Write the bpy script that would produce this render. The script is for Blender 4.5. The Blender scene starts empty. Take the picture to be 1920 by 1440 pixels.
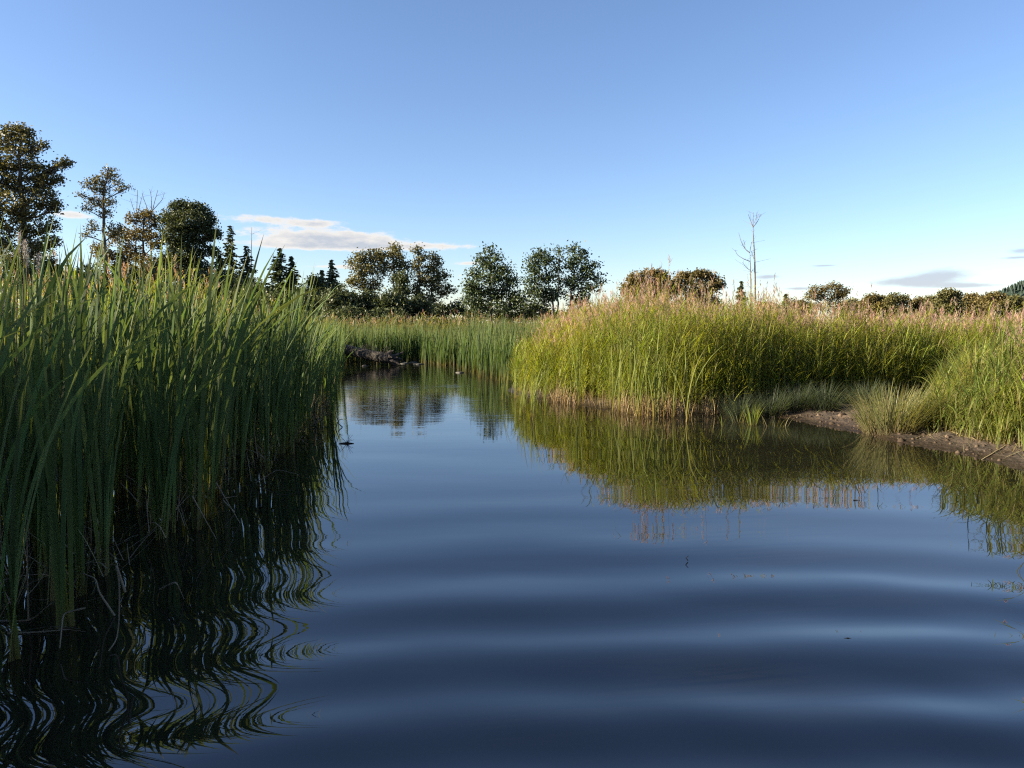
import bpy, math, random
import numpy as np
from mathutils import Vector, Matrix

R = math.radians
rng = np.random.default_rng(7)
random.seed(7)
sc = bpy.context.scene
col = sc.collection

# ------------------------------------------------------------------ camera
F = 1333.0                      # focal length in photo pixels (1920 wide)
HZ = 605.0                      # photo row of the horizon
CAMZ = 1.5
cam_d = bpy.data.cameras.new('camera')
cam_d.sensor_width = 36.0
cam_d.lens = 36.0 * F / 1920.0
cam_d.clip_start = 0.05
cam_d.clip_end = 20000
cam = bpy.data.objects.new('camera', cam_d)
col.objects.link(cam)
PITCH = math.atan((720 - HZ) / F)
cam.location = (0, 0, CAMZ)
cam.rotation_euler = (math.pi / 2 - PITCH, 0, 0)
sc.camera = cam

# ------------------------------------------------------------------ light
SUN_EL, SUN_AZ = R(22.0), R(-99.0)        # azimuth from +Y (view direction), negative = left
SKY_STRENGTH, SUN_STRENGTH, EXPOSURE = 0.052, 5.0, 2.0
vs = sc.view_settings
vs.view_transform = 'Standard'
vs.look = 'None'
vs.gamma = 1.0
vs.use_curve_mapping = False
vs.exposure = EXPOSURE
sc.render.engine = 'CYCLES'
cy = sc.cycles
cy.pixel_filter_type = 'BLACKMAN_HARRIS'
cy.filter_width = 1.2
cy.use_denoising = False
cy.max_bounces = 8
cy.diffuse_bounces = 3
cy.glossy_bounces = 3
cy.transmission_bounces = 5
cy.transparent_max_bounces = 6
cy.sample_clamp_indirect = 6.0
cy.caustics_reflective = False
cy.caustics_refractive = False

sun_d = bpy.data.lights.new('sun', 'SUN')
sun_d.energy = SUN_STRENGTH
sun_d.angle = R(0.53)
sun_d.color = (1.0, 0.86, 0.63)
sun = bpy.data.objects.new('sun', sun_d)
col.objects.link(sun)
to_sun = Vector((math.sin(SUN_AZ) * math.cos(SUN_EL), math.cos(SUN_AZ) * math.cos(SUN_EL), math.sin(SUN_EL)))
sun.rotation_euler = to_sun.to_track_quat('Z', 'Y').to_euler()
sun.location = (-30, 0, 40)


def px_dir(u, v):
    """world direction of a photo pixel"""
    x, y, z = (u - 960) / F, -(v - 720) / F, 1.0
    c, s = math.cos(PITCH), math.sin(PITCH)
    return Vector((x, z * c + y * s, y * c - z * s))


def gnd(u, v, z=0.0):
    d = px_dir(u, v)
    k = (z - CAMZ) / d.z
    return (d.x * k, d.y * k)


def at(u, v, Y):
    d = px_dir(u, v)
    k = Y / d.y
    return Vector((d.x * k, Y, CAMZ + d.z * k))


def build_world():
    w = bpy.data.worlds.new('World')
    sc.world = w
    w.use_nodes = True
    nt = w.node_tree
    nt.nodes.clear()
    N, L = nt.nodes.new, nt.links.new
    out = N('ShaderNodeOutputWorld')
    bg = N('ShaderNodeBackground')
    bg.inputs['Strength'].default_value = SKY_STRENGTH
    sky = N('ShaderNodeTexSky')
    sky.sky_type = 'NISHITA'
    sky.sun_disc = False
    sky.sun_elevation = SUN_EL
    sky.sun_rotation = SUN_AZ
    sky.altitude = 0
    sky.air_density = 1.0
    sky.dust_density = 0.25
    sky.ozone_density = 3.5
    tc = N('ShaderNodeTexCoord')
    sep = N('ShaderNodeSeparateXYZ')
    L(tc.outputs['Generated'], sep.inputs[0])

    def m(op, a, b=None, c=None, clamp=False):
        n = N('ShaderNodeMath')
        n.operation = op
        n.use_clamp = clamp
        for i, x in enumerate((a, b, c)):
            if x is None:
                continue
            if isinstance(x, (int, float)):
                n.inputs[i].default_value = x
            else:
                L(x, n.inputs[i])
        return n.outputs[0]
    az = m('ARCTAN2', sep.outputs[0], sep.outputs[1])
    el = m('ARCSINE', sep.outputs[2])
    # noise in angle space, stretched along the horizon: far flat clouds seen edge-on
    cmb = N('ShaderNodeCombineXYZ')
    L(m('MULTIPLY', az, 15.0), cmb.inputs[0])
    L(m('MULTIPLY', el, 46.0), cmb.inputs[1])
    nz = N('ShaderNodeTexNoise')
    nz.inputs['Scale'].default_value = 2.0
    nz.inputs['Detail'].default_value = 9
    nz.inputs['Roughness'].default_value = 0.66
    L(cmb.outputs[0], nz.inputs['Vector'])
    noise = m('SUBTRACT', nz.outputs['Fac'], 0.5)

    def clouds(specs):
        tot = None
        for u, v, hw, hh in specs:
            d = px_dir(u, v).normalized()
            a0, e0 = math.atan2(d.x, d.y), math.asin(d.z)
            sa, se = hw / F * (1.0 / (1 + ((u - 960) / F) ** 2)), hh / F
            x = m('DIVIDE', m('SUBTRACT', az, a0), sa)
            y = m('DIVIDE', m('SUBTRACT', el, e0), se)
            # flat base: the lower half falls off faster
            r2 = m('ADD', m('MULTIPLY', x, x), m('MULTIPLY', y, y))
            g = m('EXPONENT', m('MULTIPLY', r2, -1.0))
            tot = g if tot is None else m('ADD', tot, g)
        return tot
    lit = clouds([(560, 444, 120, 18), (670, 450, 105, 15), (505, 411, 100, 7), (800, 462, 90, 7),
                  (590, 420, 40, 6), (140, 403, 50, 6), (600, 462, 150, 6), (640, 500, 60, 4), (880, 494, 35, 4), (30, 480, 80, 8)])
    shady = clouds([(1700, 529, 80, 9), (1770, 514, 72, 12), (1820, 536, 90, 5), (1915, 470, 34, 6), (1910, 483, 40, 2.5),
                    (1545, 498, 28, 2.5), (1440, 519, 34, 5), (1500, 541, 40, 3), (2050, 500, 120, 9), (-300, 440, 160, 12)])

    def dens(g, gain, cut):
        d_ = m('ADD', g, m('MULTIPLY', m('MULTIPLY', noise, gain), m('MULTIPLY', g, 2.5, clamp=True)))
        mr = N('ShaderNodeMapRange')
        mr.interpolation_type = 'SMOOTHSTEP'
        L(d_, mr.inputs[0])
        mr.inputs[1].default_value = cut
        mr.inputs[2].default_value = cut + 0.75
        return mr.outputs[0], d_
    a_l, raw_l = dens(lit, 2.3, 0.30)
    a_s, raw_s = dens(shady, 0.8, 0.34)

    def mix(fac, c1, c2):
        n = N('ShaderNodeMix')
        n.data_type = 'RGBA'
        for sck, x in ((0, fac), (6, c1), (7, c2)):
            if isinstance(x, tuple):
                n.inputs[sck].default_value = x
            elif isinstance(x, (int, float)):
                n.inputs[sck].default_value = x
            else:
                L(x, n.inputs[sck])
        return n.outputs[2]
    # colour: thin rims catch the low sun, thick cores are grey
    core = N('ShaderNodeMapRange')
    L(raw_l, core.inputs[0])
    core.inputs[1].default_value = 0.75
    core.inputs[2].default_value = 1.7
    K = 0.95 / (SKY_STRENGTH * 2 ** EXPOSURE)
    c_lit = mix(core.outputs[0], (1.10 * K, 1.02 * K, 0.92 * K, 1), (0.62 * K, 0.66 * K, 0.74 * K, 1))
    # camera white balance of the clear sky: a little less green, more blue
    wb = N('ShaderNodeMix')
    wb.data_type = 'RGBA'
    wb.blend_type = 'MULTIPLY'
    wb.inputs[0].default_value = 1.0
    wb.inputs[7].default_value = (1.01, 0.975, 1.04, 1)
    L(sky.outputs[0], wb.inputs[6])
    s1 = mix(m('MULTIPLY', a_l, 0.93), wb.outputs[2], c_lit)
    s2 = mix(m('MULTIPLY', a_s, 0.75), s1, (0.56 * K, 0.59 * K, 0.71 * K, 1))
    L(s2, bg.inputs['Color'])
    L(bg.outputs[0], out.inputs['Surface'])


build_world()

# ------------------------------------------------------------------ helpers


def link(o, parent=None):
    col.objects.link(o)
    if parent is not None:
        o.parent = parent
    return o


def tag(o, label=None, cat=None, group=None, kind=None):
    for k, v in (('label', label), ('category', cat), ('group', group), ('kind', kind)):
        if v:
            o[k] = v
    return o


def empty(name, loc, label=None, cat=None, group=None):
    o = bpy.data.objects.new(name, None)
    o.empty_display_size = 0.1
    o.location = loc
    link(o)
    return tag(o, label, cat, group)


class MB:
    """collects vertices, quads and colours; builds ONE mesh"""

    def __init__(self):
        self.v, self.q, self.c, self.n = [], [], [], 0

    def add(self, v, q, c):
        v = np.asarray(v, dtype=np.float32).reshape(-1, 3)
        self.v.append(v)
        self.q.append(np.asarray(q, dtype=np.int32).reshape(-1, 4) + self.n)
        c = np.asarray(c, dtype=np.float32)
        if c.ndim == 1:
            c = np.tile(c, (len(v), 1))
        self.c.append(c.reshape(-1, 3))
        self.n += len(v)

    def mesh(self, name, mat, off=(0, 0, 0), smooth=True):
        me = bpy.data.meshes.new(name)
        v = np.concatenate(self.v) - np.asarray(off, dtype=np.float32)
        q = np.concatenate(self.q)
        c = np.concatenate(self.c)
        nq = len(q)
        me.vertices.add(len(v))
        me.vertices.foreach_set('co', v.ravel())
        me.loops.add(nq * 4)
        me.loops.foreach_set('vertex_index', q.ravel())
        me.polygons.add(nq)
        me.polygons.foreach_set('loop_start', np.arange(0, nq * 4, 4, dtype=np.int32))
        me.polygons.foreach_set('loop_total', np.full(nq, 4, dtype=np.int32))
        me.polygons.foreach_set('use_smooth', np.full(nq, smooth, dtype=bool))
        a = me.color_attributes.new('Col', 'FLOAT_COLOR', 'POINT')
        a.data.foreach_set('color', np.concatenate([c, np.ones((len(c), 1), np.float32)], 1).ravel())
        me.update(calc_edges=True)
        me.materials.append(mat)
        return me

    def build(self, name, mat, parent=None, off=(0, 0, 0), smooth=True):
        o = bpy.data.objects.new(name, self.mesh(name, mat, off, smooth))
        return link(o, parent)


def ribbons(mb, base, L, W, az, th0, bend, nseg, prof, colf, face=None, twist=None, p=2.0):
    """n tapered bent blades; colf(t) -> (n, nseg+1, 3) colours"""
    n = len(L)
    t = np.linspace(0, 1, nseg + 1)
    th = th0[:, None] + bend[:, None] * t[None] ** p
    tm = (t[1:] + t[:-1]) / 2
    thm = th0[:, None] + bend[:, None] * tm[None] ** p
    st = (L / nseg)[:, None]
    ca, sa = np.cos(az)[:, None], np.sin(az)[:, None]
    d = np.stack([np.sin(thm) * ca, np.sin(thm) * sa, np.cos(thm)], -1) * st[..., None]
    pts = np.concatenate([np.zeros((n, 1, 3)), np.cumsum(d, 1)], 1) + base[:, None, :]
    s = np.stack([-sa + 0 * th, ca + 0 * th, 0 * th], -1)
    nr = np.stack([np.cos(th) * ca, np.cos(th) * sa, -np.sin(th)], -1)
    fc = (np.zeros(n) if face is None else face)[:, None]
    if twist is not None:
        fc = fc + twist[:, None] * t[None]
    fc = fc + 0 * th
    side = np.cos(fc)[..., None] * s + np.sin(fc)[..., None] * nr
    hw = (W[:, None] * prof(t)[None] / 2)[..., None]
    v = np.stack([pts - side * hw, pts + side * hw], 2)           # n, k, 2, 3
    k = nseg + 1
    idx = np.arange(n * k * 2).reshape(n, k, 2)
    q = np.stack([idx[:, :-1, 0], idx[:, :-1, 1], idx[:, 1:, 1], idx[:, 1:, 0]], -1)
    c = colf(t)
    c = np.repeat(c[:, :, None, :], 2, 2)
    mb.add(v, q, c)
    return pts


def grad(n, stops, var=0.15, hue=0.08, mul=None):
    """colour along the blade with a random tint per blade"""
    val = np.exp(rng.normal(0, var, (n, 1, 1)))
    tint = 1 + rng.normal(0, hue, (n, 1, 3))
    if mul is not None:
        tint = tint * mul[:, None, :]

    def f(t):
        xs = [s[0] for s in stops]
        c = np.stack([np.interp(t, xs, [s[1][i] for s in stops]) for i in range(3)], -1)
        return np.clip(c[None] * val * tint, 0.002, 0.9)
    return f


def tube(mb, pts, rad, sides, colr, wob=0.0):
    pts = np.asarray(pts, float)
    n = len(pts)
    tg = np.gradient(pts, axis=0)
    tg /= np.linalg.norm(tg, axis=1)[:, None] + 1e-9
    ref = np.array([0, 0, 1.0]) if abs(tg[:, 2]).mean() < 0.8 else np.array([1.0, 0, 0])
    a = np.cross(tg, ref)
    a /= np.linalg.norm(a, axis=1)[:, None] + 1e-9
    b = np.cross(tg, a)
    ang = np.linspace(0, 2 * math.pi, sides, endpoint=False)
    rr = np.asarray(rad, float)[:, None] * (1 + wob * rng.normal(0, 1, (n, sides)))
    v = pts[:, None] + rr[..., None] * (np.cos(ang)[None, :, None] * a[:, None] + np.sin(ang)[None, :, None] * b[:, None])
    i = np.arange(n * sides).reshape(n, sides)
    j = np.roll(i, -1, 1)
    q = np.stack([i[:-1], j[:-1], j[1:], i[1:]], -1)
    c = np.asarray(colr, float) * np.exp(rng.normal(0, 0.12, (n, sides, 1)))
    mb.add(v, q, c)


# ------------------------------------------------------------------ materials
def leaf_mat(name, transl=0.4, rough=0.45, per_object=False, spec=0.4, tr_tint=(1.15, 1.1, 0.55), bump=0.0):
    m = bpy.data.materials.new(name)
    m.use_nodes = True
    nt = m.node_tree
    nt.nodes.clear()
    N, L = nt.nodes.new, nt.links.new
    out = N('ShaderNodeOutputMaterial')
    at_ = N('ShaderNodeAttribute')
    at_.attribute_name = 'Col'
    c = at_.outputs['Color']
    if per_object:
        oi = N('ShaderNodeObjectInfo')
        mr = N('ShaderNodeMapRange')
        mr.inputs[3].default_value = 0.72
        mr.inputs[4].default_value = 1.32
        L(oi.outputs['Random'], mr.inputs[0])
        hs = N('ShaderNodeHueSaturation')
        L(mr.outputs[0], hs.inputs['Value'])
        mr2 = N('ShaderNodeMapRange')
        mul = N('ShaderNodeMath')
        mul.operation = 'FRACT'
        m3 = N('ShaderNodeMath')
        m3.operation = 'MULTIPLY'
        m3.inputs[1].default_value = 17.3
        L(oi.outputs['Random'], m3.inputs[0])
        L(m3.outputs[0], mul.inputs[0])
        L(mul.outputs[0], mr2.inputs[0])
        mr2.inputs[3].default_value = 0.475
        mr2.inputs[4].default_value = 0.52
        L(mr2.outputs[0], hs.inputs['Hue'])
        L(c, hs.inputs['Color'])
        c = hs.outputs[0]
    p = N('ShaderNodeBsdfPrincipled')
    p.inputs['Roughness'].default_value = rough
    p.inputs['Specular IOR Level'].default_value = spec
    L(c, p.inputs['Base Color'])
    if bump:
        tc = N('ShaderNodeTexCoord')
        nz = N('ShaderNodeTexNoise')
        nz.inputs['Scale'].default_value = 9.0
        nz.inputs['Detail'].default_value = 6
        bp = N('ShaderNodeBump')
        bp.inputs['Strength'].default_value = bump
        bp.inputs['Distance'].default_value = 0.05
        L(tc.outputs['Object'], nz.inputs['Vector'])
        L(nz.outputs['Fac'], bp.inputs['Height'])
        L(bp.outputs[0], p.inputs['Normal'])
    if transl > 0:
        tr = N('ShaderNodeBsdfTranslucent')
        mx = N('ShaderNodeMix')
        mx.data_type = 'RGBA'
        mx.blend_type = 'MULTIPLY'
        mx.inputs[0].default_value = 1.0
        mx.inputs[7].default_value = (*tr_tint, 1)
        L(c, mx.inputs[6])
        L(mx.outputs[2], tr.inputs['Color'])
        ms = N('ShaderNodeMixShader')
        ms.inputs[0].default_value = transl
        L(p.outputs[0], ms.inputs[1])
        L(tr.outputs[0], ms.inputs[2])
        L(ms.outputs[0], out.inputs['Surface'])
    else:
        L(p.outputs[0], out.inputs['Surface'])
    return m


M_CAT = leaf_mat('cattail_leaf', 0.42, 0.62, True, 0.13)
M_CATS = leaf_mat('cattail_leaf_mass', 0.42, 0.62, False, 0.13)
M_GRASS = leaf_mat('reed_grass', 0.5, 0.5, False, 0.3, (1.2, 1.15, 0.5))
M_DRY = leaf_mat('dry_straw', 0.2, 0.65, False, 0.2, (1, 1, 0.9))
M_CROWN = leaf_mat('tree_foliage', 0.28, 0.5, False, 0.3, (1.2, 1.1, 0.6))
M_NEEDLE = leaf_mat('conifer_foliage', 0.12, 0.6, False, 0.2)
M_BARK = leaf_mat('bark', 0.0, 0.9, False, 0.1, bump=0.5)


def water_mat():
    m = bpy.data.materials.new('pond_water')
    m.use_nodes = True
    nt = m.node_tree
    N, L = nt.nodes.new, nt.links.new
    p = nt.nodes['Principled BSDF']
    p.inputs['Base Color'].default_value = (0.009, 0.0085, 0.006, 1)
    p.inputs['Roughness'].default_value = 0.012
    p.inputs['IOR'].default_value = 1.9
    tc = N('ShaderNodeTexCoord')
    mp = N('ShaderNodeMapping')
    mp.inputs['Scale'].default_value = (2.2, 9.0, 1)
    L(tc.outputs['Object'], mp.inputs['Vector'])
    n1 = N('ShaderNodeTexNoise')
    n1.inputs['Scale'].default_value = 1.0
    n1.inputs['Detail'].default_value = 3
    L(mp.outputs[0], n1.inputs['Vector'])
    # breeze-ruffled water further up the channel, calm near the banks in front
    sep = N('ShaderNodeSeparateXYZ')
    L(tc.outputs['Object'], sep.inputs[0])
    mr = N('ShaderNodeMapRange')
    mr.interpolation_type = 'SMOOTHSTEP'
    L(sep.outputs[1], mr.inputs[0])
    mr.inputs[1].default_value = 7.0
    mr.inputs[2].default_value = 17.0
    mr.inputs[3].default_value = 0.02
    mr.inputs[4].default_value = 0.32
    n2 = N('ShaderNodeTexNoise')
    n2.inputs['Scale'].default_value = 0.35
    mp2 = N('ShaderNodeMapping')
    mp2.inputs['Scale'].default_value = (0.5, 1.6, 1)
    L(tc.outputs['Object'], mp2.inputs['Vector'])
    L(mp2.outputs[0], n2.inputs['Vector'])
    mu = N('ShaderNodeMath')
    mu.operation = 'MULTIPLY'
    L(mr.outputs[0], mu.inputs[0])
    mr3 = N('ShaderNodeMapRange')
    L(n2.outputs['Fac'], mr3.inputs[0])
    mr3.inputs[1].default_value = 0.3
    mr3.inputs[2].default_value = 0.7
    mr3.inputs[3].default_value = 0.35
    mr3.inputs[4].default_value = 1.4
    L(mr3.outputs[0], mu.inputs[1])
    b = N('ShaderNodeBump')
    b.inputs['Distance'].default_value = 0.012
    L(mu.outputs[0], b.inputs['Strength'])
    L(n1.outputs['Fac'], b.inputs['Height'])
    L(b.outputs[0], p.inputs['Normal'])
    return m


def ground_mat():
    m = bpy.data.materials.new('wet_mud')
    m.use_nodes = True
    nt = m.node_tree
    N, L = nt.nodes.new, nt.links.new
    p = nt.nodes['Principled BSDF']
    tc = N('ShaderNodeTexCoord')
    n1 = N('ShaderNodeTexNoise')
    n1.inputs['Scale'].default_value = 2.3
    n1.inputs['Detail'].default_value = 8
    n1.inputs['Roughness'].default_value = 0.65
    L(tc.outputs['Object'], n1.inputs['Vector'])
    cr = N('ShaderNodeValToRGB')
    e = cr.color_ramp.elements
    e[0].position = 0.3
    e[0].color = (0.026, 0.019, 0.013, 1)
    e[1].position = 0.72
    e[1].color = (0.085, 0.058, 0.036, 1)
    L(n1.outputs['Fac'], cr.inputs[0])
    sep = N('ShaderNodeSeparateXYZ')
    L(tc.outputs['Object'], sep.inputs[0])
    wet = N('ShaderNodeMapRange')
    L(sep.outputs[2], wet.inputs[0])
    wet.inputs[1].default_value = 0.01
    wet.inputs[2].default_value = 0.10
    wet.inputs[3].default_value = 0.45
    wet.inputs[4].default_value = 1.0
    mx = N('ShaderNodeMix')
    mx.data_type = 'RGBA'
    mx.blend_type = 'MULTIPLY'
    mx.inputs[0].default_value = 1
    L(cr.outputs[0], mx.inputs[6])
    L(wet.outputs[0], mx.inputs[7])
    L(mx.outputs[2], p.inputs['Base Color'])
    r = N('ShaderNodeMapRange')
    L(sep.outputs[2], r.inputs[0])
    r.inputs[1].default_value = 0.01
    r.inputs[2].default_value = 0.09
    r.inputs[3].default_value = 0.28
    r.inputs[4].default_value = 0.85
    L(r.outputs[0], p.inputs['Roughness'])
    n2 = N('ShaderNodeTexNoise')
    n2.inputs['Scale'].default_value = 16
    n2.inputs['Detail'].default_value = 8
    L(tc.outputs['Object'], n2.inputs['Vector'])
    b = N('ShaderNodeBump')
    b.inputs['Strength'].default_value = 1.0
    b.inputs['Distance'].default_value = 0.05
    L(n2.outputs['Fac'], b.inputs['Height'])
    L(b.outputs[0], p.inputs['Normal'])
    return m


# ------------------------------------------------------------------ shore line, ground, water
# land/water boundary (metres), counter-clockwise round the water
SHORE = np.array(
    [(-5.2, -6), (-4.6, 0), (-4.2, 4), (-4.4, 8), (-4.8, 12), (-6.2, 18), (-7.2, 24), (-7.6, 29), (-4.5, 30), (-1.0, 28), (0.4, 24.0),
     (0.2, 19.0), (-0.1, 15.6), gnd(985, 744), gnd(1040, 752), gnd(1120, 764), gnd(1200, 776), gnd(1300, 779), gnd(1360, 776), gnd(1420, 778),
     gnd(1470, 786), gnd(1530, 795), gnd(1600, 808), gnd(1650, 822), gnd(1730, 838), gnd(1800, 851), gnd(1860, 864), gnd(1920, 880),
     (5.35, 6.4), (5.7, 5.0), (5.9, 2), (6.2, -6)])


def sdist(x, y, poly=SHORE):
    """signed distance to the water polygon, positive on land"""
    x, y = np.asarray(x, float), np.asarray(y, float)
    best = np.full(x.shape, 1e9)
    inside = np.zeros(x.shape, bool)
    n = len(poly)
    for i in range(n):
        ax, ay = poly[i]
        bx, by = poly[(i + 1) % n]
        ex, ey = bx - ax, by - ay
        tt = np.clip(((x - ax) * ex + (y - ay) * ey) / (ex * ex + ey * ey), 0, 1)
        best = np.minimum(best, (x - ax - tt * ex) ** 2 + (y - ay - tt * ey) ** 2)
        cond = (ay > y) != (by > y)
        inside ^= cond & (x < ex * (y - ay) / (ey + 1e-12) + ax)
    d = np.sqrt(best)
    return np.where(inside, -d, d)


def vnoise(x, y, seed=0):
    """smooth value noise"""
    x, y = np.asarray(x, float), np.asarray(y, float)
    xi, yi = np.floor(x).astype(np.int64), np.floor(y).astype(np.int64)
    fx, fy = x - xi, y - yi
    fx, fy = fx * fx * (3 - 2 * fx), fy * fy * (3 - 2 * fy)

    def h(i, j):
        k = (i * 374761393 + j * 668265263 + seed * 1442695041) & 0x7fffffff
        k = ((k ^ (k >> 13)) * 1274126177) & 0x7fffffff
        return ((k ^ (k >> 16)) & 0xffff) / 65535.0
    return (h(xi, yi) * (1 - fx) + h(xi + 1, yi) * fx) * (1 - fy) + (h(xi, yi + 1) * (1 - fx) + h(xi + 1, yi + 1) * fx) * fy


def gz(x, y):
    """ground height"""
    d = sdist(x, y)
    d = d + 0.16 * (vnoise(np.asarray(x) * 1.9, np.asarray(y) * 1.9, 3) - 0.5)
    land = 0.05 * np.clip(d / 0.25, 0, 1) + 0.12 * (1 - np.exp(-np.clip(d - 0.1, 0, None) / 1.2))
    bump = 0.05 * (vnoise(np.asarray(x) * 3.3, np.asarray(y) * 3.3, 5) - 0.5) + 0.06 * (vnoise(np.asarray(x) * 7, np.asarray(y) * 7, 9) - 0.5)
    land = land + bump * np.clip(d / 0.5, 0, 1)
    return np.where(d > 0, land, np.maximum(0.25 * d, -0.6))


def build_ground():
    xs = np.concatenate([-np.geomspace(60, 2200, 12)[::-1], np.linspace(-55, -8, 30), np.linspace(-7.5, 3.8, 46), np.linspace(3.9, 8.0, 84),
                         np.linspace(8.4, 55, 40), np.geomspace(60, 2200, 12)])
    ys = np.concatenate([-np.geomspace(8, 1200, 12)[::-1], np.linspace(-7, 6, 20), np.linspace(6.2, 14.5, 150), np.linspace(14.8, 34, 60),
                         np.linspace(36, 120, 24), np.geomspace(130, 2200, 14)])
    X, Y = np.meshgrid(xs, ys)
    Z = gz(X, Y)
    v = np.stack([X, Y, Z], -1)
    i = np.arange(X.size).reshape(X.shape)
    q = np.stack([i[:-1, :-1], i[:-1, 1:], i[1:, 1:], i[1:, :-1]], -1)
    mb = MB()
    mb.add(v, q, (0.1, 0.08, 0.06))
    tag(mb.build('ground', ground_mat()), 'brown mud bank and marsh ground round the pond', kind='structure')


build_ground()


def wave_h(x, y):
    """low swells running across the pond in front of the camera (m)"""
    d = np.sqrt((x * 0.35 - 0.3) ** 2 + y ** 2)
    dc = np.array([-4, 1.55, 1.95, 2.42, 2.94, 3.57, 4.35, 5.35, 6.6, 8.3, 10.5, 13.5, 60])
    ph = np.array([-10, -2, -1, 0, 1, 2, 3, 4, 5, 6, 7, 8, 20.0])
    warp = 0.30 * (vnoise(x * 0.55 + 9, y * 0.8, 21) - 0.5) * 2
    g = np.interp(d, dc, ph) + warp
    # smooth the interpolation knots
    g = (g + np.interp(d - 0.15, dc, ph) + np.interp(d + 0.15, dc, ph) + 2 * warp) / 3
    lam = np.interp(d, [1.5, 3, 4.4, 6.6, 10, 30], [0.42, 0.56, 0.85, 1.35, 2.4, 4])
    slope = np.interp(d, [0, 2, 3.3, 4.2, 5.0, 6.5, 9, 13, 20], [0.10, 0.105, 0.080, 0.036, 0.011, 0.006, 0.003, 0.001, 0.0])
    amp = slope * lam / (2 * math.pi) * (0.55 + 0.9 * vnoise(x * 0.5 + 3, y * 0.9 + 1, 61))
    h = amp * np.sin(2 * math.pi * g)
    # a second, finer train crossing at an angle
    s2 = (x * 0.30 + y * 0.95)
    h += 0.12 * amp * np.sin(2 * math.pi * s2 / (lam * 0.47) + 5 * vnoise(x * 0.7, y * 0.7, 4))
    # loose irregular wavelets on top
    h += 0.9 * amp * (vnoise(x * 1.3 + 7, y * 2.6, 91) - 0.5) + 0.35 * amp * (vnoise(x * 2.9, y * 5.2 + 3, 92) - 0.5)
    return h


def build_water():
    xs = np.concatenate([np.linspace(-60, -6.2, 20), np.arange(-6, 7, 0.09), np.linspace(7.2, 60, 20)])
    ys = np.concatenate([np.linspace(-9, 0.9, 20), np.arange(1.0, 7.0, 0.022), np.arange(7.0, 14, 0.06), np.linspace(14.2, 48, 60)])
    X, Y = np.meshgrid(xs, ys)
    Z = wave_h(X, Y)
    v = np.stack([X, Y, Z], -1)
    i = np.arange(X.size).reshape(X.shape)
    q = np.stack([i[:-1, :-1], i[:-1, 1:], i[1:, 1:], i[1:, :-1]], -1)
    mb = MB()
    mb.add(v, q, (0.02, 0.02, 0.02))
    tag(mb.build('water', water_mat()), 'dark calm pond water with slow ripples', kind='structure')


build_water()

# ------------------------------------------------------------------ cattails
CAT_STOPS = [(0, (0.15, 0.12, 0.05)), (0.06, (0.16, 0.155, 0.05)), (0.16, (0.11, 0.155, 0.048)), (0.4, (0.084, 0.124, 0.050)),
             (0.85, (0.096, 0.138, 0.052)), (1.0, (0.12, 0.15, 0.06))]


def cat_prof(t):
    return np.interp(t, [0, 0.1, 0.35, 0.65, 0.85, 0.95, 1], [1.15, 0.8, 0.95, 0.95, 0.62, 0.30, 0.03])


def edge_x(y):
    """visible water-side edge of the left cattail bed"""
    return np.interp(y, [2.4, 3.3, 4.6, 6.5, 8.2, 10.2, 14, 17.4, 23.5, 28], [-2.25, -2.15, -2.12, -2.36, -2.45, -2.6, -3.5, -4.2, -5.6, -6.8])


def cat_height(y):
    return np.interp(y, [3, 4.5, 6.5, 9, 11, 15, 23], [1.85, 2.0, 2.12, 1.98, 1.76, 1.62, 1.5])


# a library of leaf shapes (1 m long, bending towards local +X), shared by every near plant
LEAF_LIB, LEAF_LIB2 = [], []
YELLOW_GREEN = [(0, (0.20, 0.15, 0.06)), (0.12, (0.19, 0.17, 0.05)), (0.3, (0.14, 0.175, 0.045)), (1, (0.19, 0.21, 0.06))]  # yellower green leaf colour for the second, narrower leaf library
for k in range(40):
    mb = MB()
    one = np.ones(1)
    bend = [0.06, 0.14, 0.22, 0.32, 0.45, 0.6, 0.85][k % 7] * one
    if k in (5, 19):
        bend = 1.15 * one
    st = YELLOW_GREEN if k >= 26 else CAT_STOPS if k < 26 else [(0, (0.16, 0.12, 0.05)), (0.4, (0.16, 0.14, 0.045)), (1, (0.22, 0.17, 0.06))]
    ribbons(mb, np.zeros((1, 3)), one, one * (0.0135 if k < 26 else 0.0095), one * 0, one * 0.0, bend, 11, cat_prof, grad(1, st, 0.05, 0.03),
            face=one * rng.uniform(-0.5, 0.5), twist=one * rng.uniform(-1.3, 1.3), p=rng.uniform(1.4, 2.6))
    # local Z is the blade's axis
    (LEAF_LIB if k < 26 else LEAF_LIB2).append(mb.mesh('cattail_leaf', M_CAT))


def leaf_az(n, spread=1.25):
    """leaves fan both ways but the whole bed leans to +X"""
    return rng.normal(0.0, spread, n)


def cattail(x, y, z, H, nleaf, label, group, name='cattail', lib=None):
    lib = lib or LEAF_LIB
    root = empty(name, (x, y, z), label, 'cattail', group)
    fan = rng.uniform(0, math.pi)
    for i in range(nleaf):
        o = bpy.data.objects.new('leaf', lib[int(rng.integers(len(lib)))])
        s = H * rng.uniform(0.72, 1.08)
        o.scale = (s, s * 1.0, s)
        side = (i - (nleaf - 1) / 2)
        tilt = 0.020 * abs(side) + abs(rng.normal(0, 0.05)) + 0.01
        a = float(leaf_az(1)[0])
        o.rotation_euler = (0, tilt, a)
        o.location = (0.009 * side * math.cos(fan), 0.009 * side * math.sin(fan), -0.03)
        link(o, root)
    return root


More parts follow.
